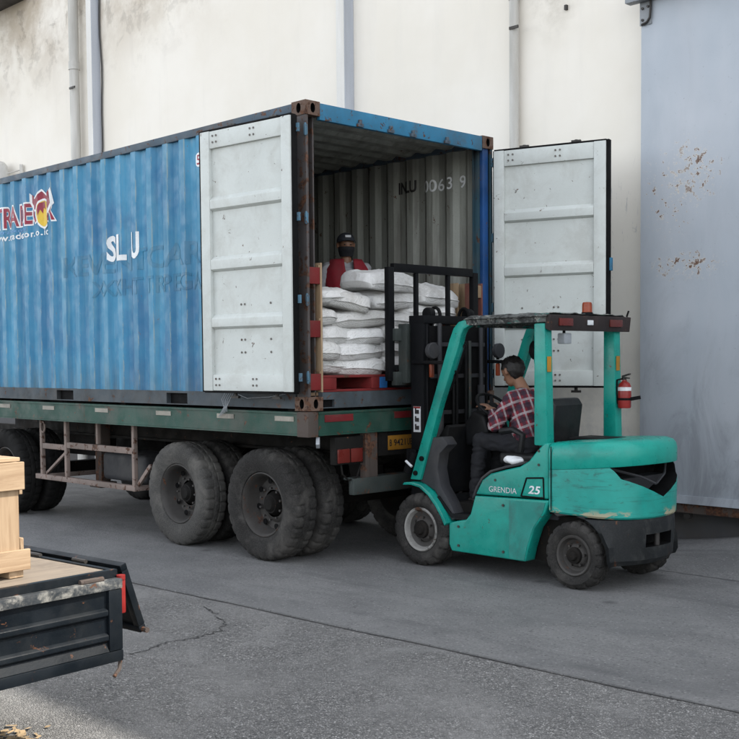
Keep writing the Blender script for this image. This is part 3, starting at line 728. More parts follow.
fruit = [(cx+.115*math.cos(a)*(1-.25*max(0, -math.sin(a))), cz+.145*math.sin(a)) for a in [k*2*math.pi/18 for k in range(18)]]
side_poly('emblem_outline', scaled(crown, (-4.47, 3.58), 1.22), 'white', .0065); side_poly('emblem_flame', crown, 'maroon', .0075)
side_poly('emblem_ring', scaled(fruit, (cx, cz), 1.16), 'white', .009); side_poly('emblem_fruit', fruit, 'logoyellow', .0105)
side_poly('emblem_red_top', [(cx-.10, cz+.05), (cx-.06, cz+.12), (cx+.02, cz+.135), (cx+.04, cz+.04), (cx+.0, cz+.07), (cx-.02, cz+.0), (cx-.05, cz+.05), (cx-.08, cz-.02)], 'maroon', .012)  # maroon print on the top of the fruit
disc = [(-1.50+.055*math.cos(a), 3.645+.065*math.sin(a)) for a in [k*math.pi/8 for k in range(16)]]
side_poly('number_sticker', disc, 'white', .004)
marking('5', -1.525, 3.60, .05, .09, 'maroon', off=.006, bold=.01)
# stencil inside, on the far wall
def on_far(x0, z0): return lambda u, v: (x0+u, CW-side_y(x0+u)-.008, z0+v)
place_text('stencil', 'INLU', 1, 'blackmark', ct, on_far(-1.27, 3.525), bold=.03, cuts=cuts_for(-1.27, .27), fitw=.265, fith=.125)
place_text('stencil', '006 3 9', 1, 'white', ct, on_far(-.90, 3.50), bold=.01, cuts=cuts_for(-.90, .6), fitw=.56, fith=.125)

# ================================================================== trailer
tl = thing('semi_trailer', 'dark green flatbed semi-trailer carrying the blue container', 'trailer', (-2.5, 1.22, 0))
XT = .035; TX = -6.6
for y0, y1 in ((-.04, .03), (CW-.03, CW+.04)):
    g = MB(); g.box(TX, XT-.14, y0+.012, y1, 1.162, 1.332); g.box(TX, XT-.14, y0, y1+.03, 1.333, 1.349); g.box(TX, XT-.14, y0, y1+.03, 1.148, 1.161)
    g.build('side_rail', 'green', tl)
for x in (-5.34, -4.325, -3.22, -2.095, -1.11, -.285):
    g = MB(); g.box(x-.125, x+.125, -.033, -.028, 1.268, 1.31); g.build('reflector_patch', 'reflect', tl)
g = MB(); g.box(XT-.06, XT, .075, CW-.075, 1.162, 1.332); g.box(XT-.09, XT+.008, .075, CW-.075, 1.333, 1.349); g.box(XT-.09, XT+.008, .075, CW-.075, 1.148, 1.161); g.build('rear_beam', 'green', tl)
for y0, y1 in ((-.045, .074), (CW-.074, CW+.045)):
    g = MB(); g.box(XT-.139, XT+.003, y0, y1, 1.14, 1.351); g.build('corner_plate', 'rusty', tl, bevel=.006)
for y0, y1 in ((.145, .475), (.99, 1.32), (1.95, 2.29)):
    g = MB(); g.box(XT+.001, XT+.006, y0, y1, 1.262, 1.322); g.build('red_reflector', 'redrefl', tl)
for y in (.75, 1.60):
    g = MB(); g.box(TX, XT-.1, y-.07, y+.07, 1.30, 1.325); g.box(TX, XT-.1, y-.07, y+.07, .93, .955); g.box(TX, XT-.1, y-.012, y+.012, .956, 1.299); g.build('chassis_beam', 'chassis', tl)
for k in range(14):
    x = -.3-k*.46; g = MB(); g.box(x-.03, x+.03, .062, CW-.062, 1.20, 1.29); g.build('cross_member', 'chassis', tl)
for x in (-5.8, -3.0, -.32):
    g = MB(); g.box(x-.05, x+.05, .09, CW-.09, 1.326, 1.3745); g.build('bolster', 'chassis', tl)
# tail lamps, plate, bumper
for y0 in (.27, CW-.60):
    g = MB(); g.box(-.04, .03, y0, y0+.335, .885, 1.125); lb = g.build('lamp_box', 'chassis', tl, bevel=.01)
    for a in (y0+.02, y0+.175):
        g = MB(); g.box(.031, .045, a, a+.14, .90, 1.02); g.build('tail_lens', 'redlens', lb, bevel=.006)
g = MB(); g.tube([(0, .36, .9), (.01, .37, .80), (.0, .45, .74), (0, .55, .76), (0, .6, .87)], .009, 6); g.build('lamp_cable', 'chassis', tl)
for y0 in (.64, 1.62):
    g = MB(); g.box(-.05, .02, y0, y0+.06, .74, 1.147); g.box(-.035, .01, y0+.06, y0+.16, .74, 1.147); g.build('bumper_bracket', 'rusty', tl, bevel=.005)
g = MB(); g.box(-.03, .035, .48, 1.97, .61, .755); g.box(-.1, -.03, .48, 1.97, .735, .755); g.build('bumper', 'carriage', tl, bevel=.008)
g = MB(); g.box(-.02, -.002, .82, 1.62, .93, 1.14); g.build('plate_mount', 'chassis', tl)
g = MB(); g.box(-.001, .006, .94, 1.30, .975, 1.105); npl = g.build('number_plate', 'plate', tl, bevel=.003)
for tx, ty, tw in (('B', .955, .03), ('9421', 1.01, .15), ('UEX', 1.185, .10)):
    place_text('plate_text', tx, 1, 'blackmark', npl, (lambda ty: lambda u, v: Vector((.0085, ty+u, 1.01+v))-Vector(tl['origin']))(ty), fitw=tw, fith=.06, bold=.015)
g = MB(); g.bar((.0, .1, 1.12), (.03, .07, 1.06), .03, .06); g.build('pintle_lever', 'galv', tl)
# wheels: dual tyres on two axles
def tyre(r, w, bead, lug=0.010, n=120, ribs=True, period=4):
    h = w/2
    prof = [(bead, -h*.62), (bead+.012, -h*.80), (bead+(r-bead)*.35, -h*.97), (bead+(r-bead)*.62, -h*1.0), (r-.032, -h*.93), (r-.008, -h*.80), (r, -h*.66), (r, -h*.28), (r-.008, -h*.24), (r-.008, -h*.18), (r, -h*.14), (r, h*.14), (r-.008, h*.18), (r-.008, h*.24), (r, h*.28), (r, h*.66), (r-.008, h*.80), (r-.032, h*.93), (bead+(r-bead)*.62, h), (bead+(r-bead)*.35, h*.97), (bead+.012, h*.80), (bead, h*.62)]
    def fn(i, j, rr):
        if 4 <= j <= 8 and i % period == 0: return rr-lug
        if 13 <= j <= 17 and (i+period//2) % period == 0: return rr-lug
        if j in (10, 11) and (i+1) % period == 0: return rr-lug*.6
        return rr
    g = MB(); g.lathe(prof, (0, 0, 0), n, 'y', False, fn); return g
def truck_rim(g, face):
    """disc wheel seen from its outer side (-y): flange, drop centre, dished disc, hub"""
    g.lathe([(.285, face+.02), (.292, face), (.283, face-.006), (.268, face+.012), (.258, face+.05), (.250, face+.10), (.235, face+.155), (.175, face+.165), (.15, face+.14), (.125, face+.135)], (0, 0, 0), 48)
def wheel_unit(x, mirror, outer_y):
    """one dual wheel; origin at the wheel centre on the outer face"""
    pass
def make_dual(parent, x, y, zc, s, mats):
    """s=+1: outer face towards -y"""
    w = bpy.data.objects.new('dual_wheel', None); C.objects.link(w); w.parent = parent
    w.location = Vector((x, y, zc))-Vector(parent['origin'])
    w.rotation_euler = (0, random.uniform(0, 6), 0 if s > 0 else math.pi); w['origin'] = (0, 0, 0)
    for k, dy in enumerate((.14, .465)):
        t = tyre(.502, .275, .288, .015, 150, True, 5); o = t.build('tyre', mats[k], w, loc=(0, dy, 0))
    g = MB(); truck_rim(g, .04)
    g.lathe([(.288, .04), (.285, .25), (.285, .36), (.288, .60)], (0, 0, 0), 40); o = g.build('rim', 'rim', w)
    g = MB(); g.cyl((0, .125, 0), (0, .2, 0), .085, .118, n=24); g.cyl((0, .105, 0), (0, .125, 0), .05, .075, n=20)
    g.build('hub', 'chassis', w, bevel=.006)
    g = MB()
    for i in range(10):
        a = 2*math.pi*i/10; g.cyl((.143*math.cos(a), .125, .143*math.sin(a)), (.143*math.cos(a), .15, .143*math.sin(a)), .011, n=6)
    g.build('wheel_nuts', 'rim', w, kind='stuff')
    g = MB()
    for i in range(8):
        a = 2*math.pi*(i+.5)/8; g.cyl((.207*math.cos(a), .1625, .207*math.sin(a)), (.207*math.cos(a), .17, .207*math.sin(a)), .026, n=14)
    g.build('hand_hole_shade', 'gasket', w, kind='stuff')  # flat dark discs painted for the shade inside the hand holes
    return w
random.seed(21)
for x in (-.72, -2.01):
    m = ['rubber', 'rubber'] if x > -1 else ['rubber_old', 'rubber']
    make_dual(tl, x, .03, .502, 1, m); make_dual(tl, x, CW-.03, .502, -1, m)
    g = MB(); g.box(x-.07, x+.07, .55, CW-.55, .43, .57); g.build('axle', 'chassis', tl, bevel=.01)
    for y in (.75, 1.60):
        g = MB()
        for k in range(6): g.box(x-.45+.05*k, x+.45-.05*k, y-.045, y+.045, .60+.022*k, .618+.022*k)
        g.box(x-.06, x+.06, y-.06, y+.06, .57, .76); g.build('leaf_spring', 'chassis', tl)
for y in (.75, 1.60):
    for x in (-.16, -1.33, -2.5):
        g = MB(); g.prism([(x-.12, .93), (x+.12, .93), (x+.05, .62), (x-.05, .62)], 'y', y-.05, y+.05); g.build('spring_hanger', 'chassis', tl)
g = MB(); g.add([(-.03, .25, 1.14), (-.03, .62, 1.14), (-.03, .62, .9), (-.03, .25, .9)], [(0, 1, 2, 3)])
# side guard rack of angle iron
rk = bpy.data.objects.new('side_rack', None); C.objects.link(rk); rk.parent = tl; rk.location = -Vector(tl['origin']); rk['origin'] = (0, 0, 0)
def rbar(p, q, w=.045, h=.045):
    g = MB(); g.bar(p, q, w, h); g.build('rack_bar', 'rackrust', rk, bevel=.004)
for x, za, zb in ((-4.715, .5, 1.147), (-4.17, .5, 1.147), (-2.815, .46, 1.147)): rbar((x, .1, za), (x, .1, zb))
rbar((-3.515, .1, .915), (-3.515, .1, 1.147), .035, .035)
rbar((-4.84, .1, .492), (-2.78, .1, .492), .06, .055); rbar((-4.74, .102, .845), (-4.15, .102, .845), .04, .06); rbar((-4.17, .104, .875), (-2.80, .104, .875), .04, .065)
rbar((-4.66, .12, .53), (-4.20, .12, .80), .03, .03); rbar((-2.80, .1, .49), (-2.80, .85, .49), .05, .05); rbar((-2.78, .12, .53), (-2.55, .12, .74), .03, .04)
rbar((-4.715, .1, .49), (-4.715, .8, .49), .05, .05)
g = MB(); g.tube([(-4.68, .07, 1.12+.045*math.cos(a)-.045) if False else (-4.655+.045*math.sin(a), .075, 1.06+.06*math.cos(a)) for a in [k*math.pi/8 for k in range(17)]], .012, 6); g.build('ring', 'rackrust', rk)
g = MB(); g.box(-3.86, -3.0, .35, .85, .50, .80); g.build('water_tank', 'plasticgrey', tl, bevel=.06, segs=3)
g = MB(); g.cyl((-3.4, 1.3, .72), (-2.4, 1.3, .72), .16, n=18); g.build('air_tank', 'chassis', tl)
for y in (.62, 1.82):
    g = MB(); g.box(-4.35, -4.22, y-.06, y+.06, .42, 1.147); g.box(-4.40, -4.17, y-.11, y+.11, .36, .42); g.build('landing_leg', 'rusty', tl, bevel=.006)

# tractor's rear axle under the trailer nose
ta = thing('truck_tractor', 'dark rear axle and big tyres of the tractor at the left picture edge', 'truck', (-5.0, 1.22, 0))
for y, s in ((.0, 1), (CW, -1)):
    make_dual(ta, -5.5, y+.0, .502, s, ['rubber_dark', 'rubber_dark'])
g = MB(); g.box(-5.57, -5.43, .5, CW-.5, .43, .57); g.build('axle', 'chassis', ta)
for y in (.83, 1.60):
    g = MB(); g.box(-9.0, -4.4, y-.04, y+.04, .68, .90); g.build('frame_rail', 'chassis', ta)
g = MB(); g.box(-5.6, -4.7, .78, 1.65, .901, .928); g.build('fifth_wheel', 'chassis', ta)

# ================================================================== load inside the container
FZ = 1.512
pal = thing('pallet', 'red painted wooden pallet with a blue block under the sacks', 'pallet', (-.55, 1.0, FZ))
PX0, PX1, PY0, PY1 = -1.0, -.06, .215, 1.75
for k in range(5):
    x = PX0+k*(PX1-PX0-.14)/4
    g = MB(); g.box(x, x+.14, PY0, PY1, FZ+.122, FZ+.144); g.build('top_board', 'redwood', pal, bevel=.003)
for y0, y1, mt in ((PY0, PY0+.16, 'redwood'), (.80, .90, 'redwood'), (.902, 1.0, 'bluewood'), (PY1-.16, PY1, 'redwood')):
    g = MB(); g.box(PX0, PX1+.002, y0, y1, FZ+.022, FZ+.121); g.build('stringer', mt, pal, bevel=.004)
for k in range(3):
    x = PX0+.01+k*(PX1-PX0-.12)/2
    g = MB(); g.box(x, x+.10, PY0+.003, PY1-.003, FZ+.001, FZ+.021); g.build('bottom_board', 'redwood', pal, bevel=.002)

def sack(name, label, cx, cy, cz, lx, ly, h, rot=0, tilt=0, seed=0, sag=0.0, roll=0.0):
    """one stuffed sack: pillow with pinched corners, a seam round the edge and creases"""
    rnd = random.Random(seed); N, K = 44, 36
    off = Vector((rnd.uniform(0, 50), rnd.uniform(0, 50), rnd.uniform(0, 50)))
    def P(u, v, sgn):
        a, b = u*2-1, v*2-1
        e = max(0, 1-abs(a)**3.2)*max(0, 1-abs(b)**3.0)
        t = e**.25; rc = 1-.17*(abs(a)*abs(b))**4
        x = a*lx/2*rc*(1-.03*(1-b*b)*abs(a)**3); y = b*ly/2*rc*(1-.03*(1-a*a)*abs(b)**3)
        q = Vector((x*3.2, y*3.2, sgn*.7))+off
        wr = .040*mnoise.noise(q)+.020*mnoise.noise(q*2.4)+.016*abs(mnoise.noise(q*5.2))
        rim = min(1, e*6)
        z = sgn*h/2*t*(1.0 if sgn > 0 else .86)
        cr = .010*math.sin((a*5.0+mnoise.noise(q*1.2)*3.5))*(1-t)*rim      # gathered folds near the ends
        z += (wr*t+cr)*(1 if sgn > 0 else .4)
        z += (.012*mnoise.noise(Vector((x*6, y*6, 3))+off))*(1-rim)
        z -= sag*(a*a*.6+b*b*.4)*.5
        y += .012*mnoise.noise(q*1.7+Vector((9, 1, 4)))
        x += .012*mnoise.noise(q*1.7+Vector((2, 7, 4)))
        return Vector((x, y, z))
    g = MB()
    def G(sgn): return lambda u, v: P(u, v, sgn)
    g.grid(G(1), N, K); g.grid(G(-1), N, K, flip=True)
    # stitched seam at both ends
    for a in (0.0, 1.0):
        pts = [P(a, v, 1)+Vector((.008*(1 if a else -1), 0, 0)) for v in [k/16 for k in range(17)]]
        g.tube(pts, .006, 5)
    Mx = Matrix.Rotation(rot, 4, 'Z') @ Matrix.Rotation(tilt, 4, 'Y') @ Matrix.Rotation(roll, 4, 'X')
    g.v = [tuple(Mx @ Vector(p)) for p in g.v]
    o = g.build(name, 'sack', None, angle=75, loc=(cx, cy, cz))
    return tag(o, label, 'sack', 'white sacks stacked on the red pallet')
LAY = .142; BZ = FZ+.148
lay_names = ('bottom', 'second lowest', 'third', 'fourth')
rs = random.Random(4)
# (layer, centre y, width y, rotation, words)
rows = [
 (0, .425, .40, .03, 'bottom layer, leftmost beside the upright pallet'), (0, .80, .52, -.10, 'bottom layer, just left of the load backrest post'), (0, 1.36, .66, .05, 'bottom layer, mostly hidden behind the fork carriage'),
 (1, .345, .25, -.05, 'second layer from below, narrow end at far left'), (1, .74, .64, .04, 'second layer from below, plump and just left of the backrest post'), (1, 1.38, .68, .0, 'second layer from below, hidden behind the fork carriage'),
 (2, .455, .44, .14, 'third layer from below, grey creased end at left'), (2, .84, .48, -.14, 'third layer from below, next to the backrest post'), (2, 1.39, .66, .03, 'third layer from below, behind the fork carriage'),
 (3, .33, .22, .0, 'fourth layer from below, dim end at far left'), (3, .765, .79, -.03, 'fourth layer from below, long and level left of the backrest post'), (3, 1.50, .80, .04, 'fourth layer from below, behind the backrest bars'),
]
LAY = .139
for i, (L, y, w, rot, words) in enumerate(rows):
    sack('sack', 'white woven sack, '+words, -.51+rs.uniform(-.04, .03), y, BZ+LAY*(L+.5), .84+rs.uniform(-.05, .03), w+.10, .195+rs.uniform(-.012, .016), rot*1.1, rs.uniform(-.05, .05), 100+i, .02, rs.uniform(-.07, .07))
sack('sack', 'white woven sack on the fifth layer at far left below the worker', -.52, .45, 2.33, .80, .42, .17, .05, -.04, 31, .03)
sack('sack', 'white sack with a folded-over left end, under the left half of the topmost sack', -.42, .66, 2.325, .66, .56, .185, -.22, .04, 32, .06, -.16)
sack('sack', 'bright white sack under the right half of the topmost sack, behind the thick post', -.40, 1.20, 2.345, .62, .70, .20, .08, .03, 36, .06, .05)
sack('sack', 'topmost bulging white sack, in front of the worker in the red vest', -.28, 1.13, 2.505, .46, .74, .20, .06, .03, 33, .10, -.03)
sack('sack', 'plump white sack at the right, between the two thin backrest bars', -.38, 1.80, 2.385, .58, .66, .22, .1, .02, 34, .05, -.05)
sack('sack', 'flat white sack under the plump right-hand one, behind the backrest', -.42, 1.70, 2.235, .64, .80, .15, -.02, 0, 35, .02)

# upright pallets beside the opening
up1 = thing('upright_pallet', 'wooden pallet with red blocks standing on end at the left of the opening', 'pallet', (-.5, .135, FZ), group='pallets on end inside the opening')
for y0, y1, mt in ((.048, .062, 'oldwood'), (.184, .202, 'pine_z')):
    for k in range(5):
        x = -1.04+k*.25
        if k == 4: x = -.155
        g = MB(); g.box(x, x+.115, y0, y1, FZ+.002, FZ+1.10); g.build('board', mt, up1, bevel=.002)
for z0 in (.02, .47, .92):
    for x in (-1.03, -.58, -.145):
        g = MB(); g.box(x, x+.10, .064, .182, FZ+z0, FZ+z0+.14); g.build('block', 'redwood', up1, bevel=.003)
    g = MB(); g.box(-1.04, -.045, .168, .183, FZ+z0+.141, FZ+z0+.16); g.build('crosspiece', 'oldwood', up1)
up2 = thing('upright_pallet', 'red-brown wooden pallet standing on end at the right of the opening', 'pallet', (-.5, 2.25, FZ), group='pallets on end inside the opening')
for y0, y1 in ((2.155, 2.173), (2.285, 2.30)):
    for k, x in enumerate((-1.05, -.80, -.56, -.33, -.13)):
        g = MB(); g.box(x, x+.105, y0, y1, FZ+.002, FZ+1.02-.01*(k % 3)); g.build('board', 'redbrown' if k % 2 == 0 else 'oldwood', up2, bevel=.002)
for z0 in (.02, .44, .87):
    for x in (-1.04, -.6, -.125):
        g = MB(); g.box(x, x+.095, 2.175, 2.283, FZ+z0, FZ+z0+.12); g.build('block', 'oldwood', up2, bevel=.003)

# ================================================================== people
def person(name, label, prims, parts_mats, voxel=.011, extra=None, smooth=6):
    """prims: (p0, r0, p1, r1, material slot) tapered limbs, fused into one skin"""
    g = MB()
    for p0, r0, p1, r1, mi in prims:
        p0, p1 = Vector(p0), Vector(p1); d = p1-p0; L = d.length
        if L < 1e-4: g.ball(p0, r0, 16); continue
        n = 5; pts = []; rad = []
        d.normalize()
        for k in range(n): a = -math.pi/2+(math.pi/2)*k/n; pts.append(p0+d*(r0*math.sin(a))); rad.append(max(.001, r0*math.cos(a)))
        for k in range(7): t = k/6; pts.append(p0.lerp(p1, t)); rad.append(r0+(r1-r0)*t)
        for k in range(1, n+1): a = math.pi/2*k/n; pts.append(p1+d*(r1*math.sin(a))); rad.append(max(.001, r1*math.cos(a)))
        g.tube(pts, rad, 14)
    me = bpy.data.meshes.new(name); me.from_pydata(g.v, [], g.f)
    bm = bmesh.new(); bm.from_mesh(me); bmesh.ops.recalc_face_normals(bm, faces=bm.faces); bm.to_mesh(me); bm.free()
    o = bpy.data.objects.new(name, me); C.objects.link(o)
    rm = o.modifiers.new('r', 'REMESH'); rm.mode = 'VOXEL'; rm.voxel_size = voxel; rm.adaptivity = 0
    sm = o.modifiers.new('s', 'SMOOTH'); sm.iterations = smooth; sm.factor = .5
    bpy.context.view_layer.update()
    m2 = bpy.data.meshes.new_from_object(o.evaluated_get(bpy.context.evaluated_depsgraph_get()))
    o.modifiers.clear(); o.data = m2; m2.name = name
    m2.materials.clear()
    for k in parts_mats: m2.materials.append(MAT[k])
    segs = [(Vector(a), b, Vector(c), d, mi) for a, b, c, d, mi in prims]
    for p in m2.polygons:
        q = p.center; best = None
        for a, ra, b, rb, mi in segs:
            ab = b-a; t = max(0, min(1, (q-a).dot(ab)/max(ab.length_squared, 1e-9)))
            dd = (q-a-ab*t).length-(ra+(rb-ra)*t)
            if best is None or dd < best[0]: best = (dd, mi)
        p.material_index = best[1]; p.use_smooth = True
    if extra:
        ok = set(i for p in m2.polygons if p.material_index != 1 for i in p.vertices)-set(i for p in m2.polygons if p.material_index == 1 for i in p.vertices)
        new = {i: m2.vertices[i].co+Vector(m2.vertices[i].normal)*extra(m2.vertices[i].co) for i in ok}
        for i, co_ in new.items(): m2.vertices[i].co = co_
    o['label'] = label; o['category'] = 'person'
    return o
def folds(q):
    a = mnoise.noise(Vector((q.x*9, q.y*9, q.z*22))); b = mnoise.noise(q*16+Vector((4, 4, 4)))
    return .010*(1-abs(a)*2.2)+.006*b
def hand(wrist, direction, palm_n, s=1.0, curl=.9, mi=0, thumb=1):
    """palm and five bent fingers as tapered pieces"""
    d = Vector(direction).normalized(); n = Vector(palm_n).normalized(); side = d.cross(n).normalized(); w = Vector(wrist); out = []
    for k in range(4):
        out.append((w+d*.015*s+side*(k-1.5)*.014*s, .013*s, w+d*.075*s+side*(k-1.5)*.019*s, .012*s, mi))
        b = w+d*.085*s+side*(k-1.5)*.0205*s; l = (.036, .042, .040, .032)[k]*s; dirn = d.copy(); p = b
        for j in range(3):
            dirn = (dirn*math.cos(curl*.62)+n*math.sin(curl*.62)).normalized() if j else (d*math.cos(curl*.4)+n*math.sin(curl*.4)).normalized()
            ll = l*(1, .72, .55)[j]
            for _ in range(j): dirn = dirn
            p2 = p+dirn*ll; out.append((p, .0085*s, p2, .0078*s, mi)); p = p2
            n2 = n*math.cos(curl*.62)-d*math.sin(curl*.62)*.4
    t0 = w+d*.025*s+side*thumb*.03*s; t1 = t0+(d*.6+side*thumb*.6+n*.35)*.042*s; t2 = t1+(d*.8+n*.6)*.03*s
    out += [(t0, .013*s, t1, .0105*s, mi), (t1, .0105*s, t2, .009*s, mi)]
    return out
def head_prims(c, f, upv, mi, s=1.0):
    """skull, jaw, nose, brow, ears, lips; c centre, f facing direction"""
    c, f, upv = Vector(c), Vector(f).normalized(), Vector(upv).normalized(); sd = f.cross(upv).normalized(); upv = sd.cross(f)
    P = lambda a, b, d: c+f*a*s+sd*b*s+upv*d*s
    return [(P(-.02, 0, .03), .083*s, P(.015, 0, .035), .078*s, mi), (P(.02, 0, -.015), .068*s, P(.035, 0, -.055), .05*s, mi), (P(.052, 0, -.085), .024*s, P(.045, 0, -.08), .028*s, mi),
            (P(.085, 0, .01), .010*s, P(.108, 0, -.022), .015*s, mi), (P(.075, -.03, .032), .015*s, P(.075, .03, .032), .015*s, mi), (P(.083, -.018, -.055), .010*s, P(.083, .018, -.055), .010*s, mi),
            (P(-.01, -.083, -.01), .016*s, P(-.018, -.088, .025), .018*s, mi), (P(-.01, .083, -.01), .016*s, P(-.018, .088, .025), .018*s, mi)]

# ---- worker in the container, behind the sacks
WX, WY, wz = -1.50, 1.86, FZ
face = Vector((.86, -.5, -.1)).normalized(); sd = Vector((face.y, -face.x, 0)).normalized()   # sd points to the worker's right
V = Vector
hc = V((WX, WY, wz+1.455)); 
def wp(a, b, z): return V((WX, WY, wz))+V((face.x, face.y, 0)).normalized()*a+sd*b+V((0, 0, z))
pr = head_prims(hc, face, (0, 0, 1), 1)
pr += [(wp(-.01, 0, 1.36), .055, wp(0, 0, 1.28), .06, 1),
       (wp(0, -.13, 1.22), .085, wp(0, .13, 1.22), .085, 0), (wp(0, -.10, 1.15), .115, wp(0, -.08, .88), .10, 0), (wp(0, .10, 1.15), .115, wp(0, .08, .88), .10, 0), (wp(.02, 0, 1.15), .12, wp(.01, 0, .9), .11, 0),
       (wp(0, -.08, .88), .115, wp(0, .08, .88), .115, 3)]
for s in (-1, 1):
    pr += [(wp(0, s*.20, 1.22), .066, wp(-.03, s*.27, .97), .052, 2), (wp(-.03, s*.27, .97), .05, wp(.16, s*.22, .80), .036, 2),
           (wp(0, s*.09, .85), .09, wp(.03, s*.10, .47), .065, 3), (wp(.03, s*.10, .47), .062, wp(0, s*.10, .09), .045, 3), (wp(0, s*.10, .05), .042, wp(.15, s*.11, .035), .034, 4)]
    pr += hand(wp(.17, s*.22, .79), wp(.3, s*.2, .74)-wp(.17, s*.22, .79), (0, 0, -1), 1, .7, 1, -s)
wk = person('person', 'worker in a red vest, cap and dark mask standing inside the container behind the sacks', pr, ['greycloth', 'skin', 'greycloth', 'trousers', 'shoe'], .011, extra=folds)
upz = V((0, 0, 1)); fr = sd
def hp(c, a, b, z, f=face, s_=sd):
    ff = V((f.x, f.y, 0)).normalized(); return c+ff*a+s_*b+V((0, 0, z))
g = MB()      # cap: crown and peak
def capP(u, v):
    a = 2*math.pi*u; b = math.pi/2*v
    r = 1.0; x = .108*math.cos(a)*math.cos(b); y = .094*math.sin(a)*math.cos(b)
    return hp(hc, x-.005, y, .055+.090*math.sin(b))
g.grid(capP, 28, 8)
def peakP(u, v):
    a = math.pi*(u-.5)*.95; r = 1+.62*v
    return hp(hc, .102*math.cos(a)*r-.005 if v else .102*math.cos(a)-.005, .088*math.sin(a)*(1+.15*v), .058-.02*v*v+.006*math.cos(a))
g.grid(peakP, 14, 4); cp = g.build('cap', 'cap', None, recalc=True)
cp.parent = wk
g = MB(); g.box(-.02, .02, -.03, .03, 0, .022)
g.v = [tuple(hp(hc, .106+(.002 if p[0] > 0 else 0), p[1], .085+p[2])) for p in g.v]; bd = g.build('cap_badge', 'cardwhite', None); bd.parent = cp
g = MB()      # mask over nose and mouth
def maskP(u, v):
    a = math.pi*(u-.5)*1.0; z = -.008-.10*v
    r = .095+.022*math.exp(-((u-.5)/.16)**2)*math.sin(math.pi*min(1, v*1.1))
    k = 1-.22*max(0, v-.35)/.65
    return hp(hc, r*math.cos(a)*k+.008, .086*math.sin(a)*k, z)
g.grid(maskP, 18, 8); mk = g.build('face_mask', 'darkcloth', None, recalc=False); mk.parent = wk
for s in (-1, 1):
    g = MB(); g.ball(hp(hc, .083, s*.031, .012), (.011, .011, .008), 10); e = g.build('eye', 'hair', None); e.parent = wk
g = MB()      # open vest with a V neck, hanging a little off the body
def vestP(u, v):
    a = 2*math.pi*(.045+.91*u); z = 1.315-.53*v
    sh = max(0, 1-v*5); w = .232-.075*sh-.02*v; d = .15-.045*sh
    open_ = .008+.04*max(0, .5-v)/.5
    aa = math.pi*2*((open_)+(1-2*open_)*u)
    x = d*math.cos(aa)+.012; y = w*math.sin(aa)
    k = 1+.02*math.sin(aa*9+v*4)
    return wp(x*k, y*k, z)
g.grid(vestP, 48, 16); vo = g.build('vest', 'vest', None, recalc=False, angle=80); vo.parent = wk
md = vo.modifiers.new('thick', 'SOLIDIFY'); md.thickness = .008; md.offset = 1
g = MB(); 
def chest(u, v): 
    aa = -math.radians(24)-u*.34+0; z = 1.135-.05*v
    return wp(.155*math.cos(aa)+.014, .236*math.sin(aa), z)
g.grid(chest, 6, 3); eb = g.build('vest_badge', 'redlens', None, recalc=False); eb.parent = vo

# ================================================================== forklift
fk = thing('forklift', 'teal counterbalance forklift lifting the red pallet into the container', 'forklift', (1.3, 1.4, 0))
NY, FY, CY = .87, 1.93, 1.40
def fork_wheel(x, y, r, w, s, rimmat, lug, period):
    wo = bpy.data.objects.new('wheel', None); C.objects.link(wo); wo.parent = fk
    wo.location = Vector((x, y, r))-Vector(fk['origin']); wo['origin'] = (0, 0, 0)
    wo.rotation_euler = (0, random.uniform(0, 6), 0 if s > 0 else math.pi)
    tyre(r, w, r*.60, lug, 96, True, period).build('tyre', 'rubber', wo)
    g = MB(); f = -w/2; b = r*.60
    ringm = MB(); ringm.lathe([(b, f+.05), (b+.004, f+.025), (b-.004, f+.016), (b-.018, f+.022), (b-.034, f+.06)], (0, 0, 0), 40); ringm.build('rim_ring', rimmat, wo)
    g.lathe([(b-.034, f+.06), (b*.62, f+.078), (b*.5, f+.05), (b*.42, f+.045)], (0, 0, 0), 40)
    g.lathe([(b, f+.055), (b, w/2-.03)], (0, 0, 0), 40); g.build('rim', 'rim', wo)
    g = MB(); g.cyl((0, f+.02, 0), (0, f+.12, 0), b*.40, b*.46, n=20); g.cyl((0, f-.004, 0), (0, f+.02, 0), b*.20, b*.26, n=14); g.build('hub', 'chassis', wo, bevel=.004)
    g = MB()
    for i in range(6):
        a = 2*math.pi*i/6; g.cyl((b*.54*math.cos(a), f+.035, b*.54*math.sin(a)), (b*.54*math.cos(a), f+.06, b*.54*math.sin(a)), .011, n=6)
    g.build('wheel_nuts', 'bolt', wo, kind='stuff')
for y, s in ((.83+.11, 1), (1.97-.11, -1)): fork_wheel(.475, y, .315, .22, s, 'rimwhite', .018, 6)
for y, s in ((.875+.09, 1), (1.925-.09, -1)): fork_wheel(2.045, y, .262, .18, s, 'rim', .014, 6)
g = MB(); g.box(.40, .55, 1.02, 1.78, .24, .40); g.build('front_axle', 'chassis', fk, bevel=.01)
g = MB(); g.box(1.98, 2.11, 1.05, 1.75, .2, .32); g.build('steer_axle', 'chassis', fk, bevel=.01)
g = MB(); g.box(.62, 2.2, 1.02, 1.78, .16, .56); g.build('chassis', 'chassis', fk)
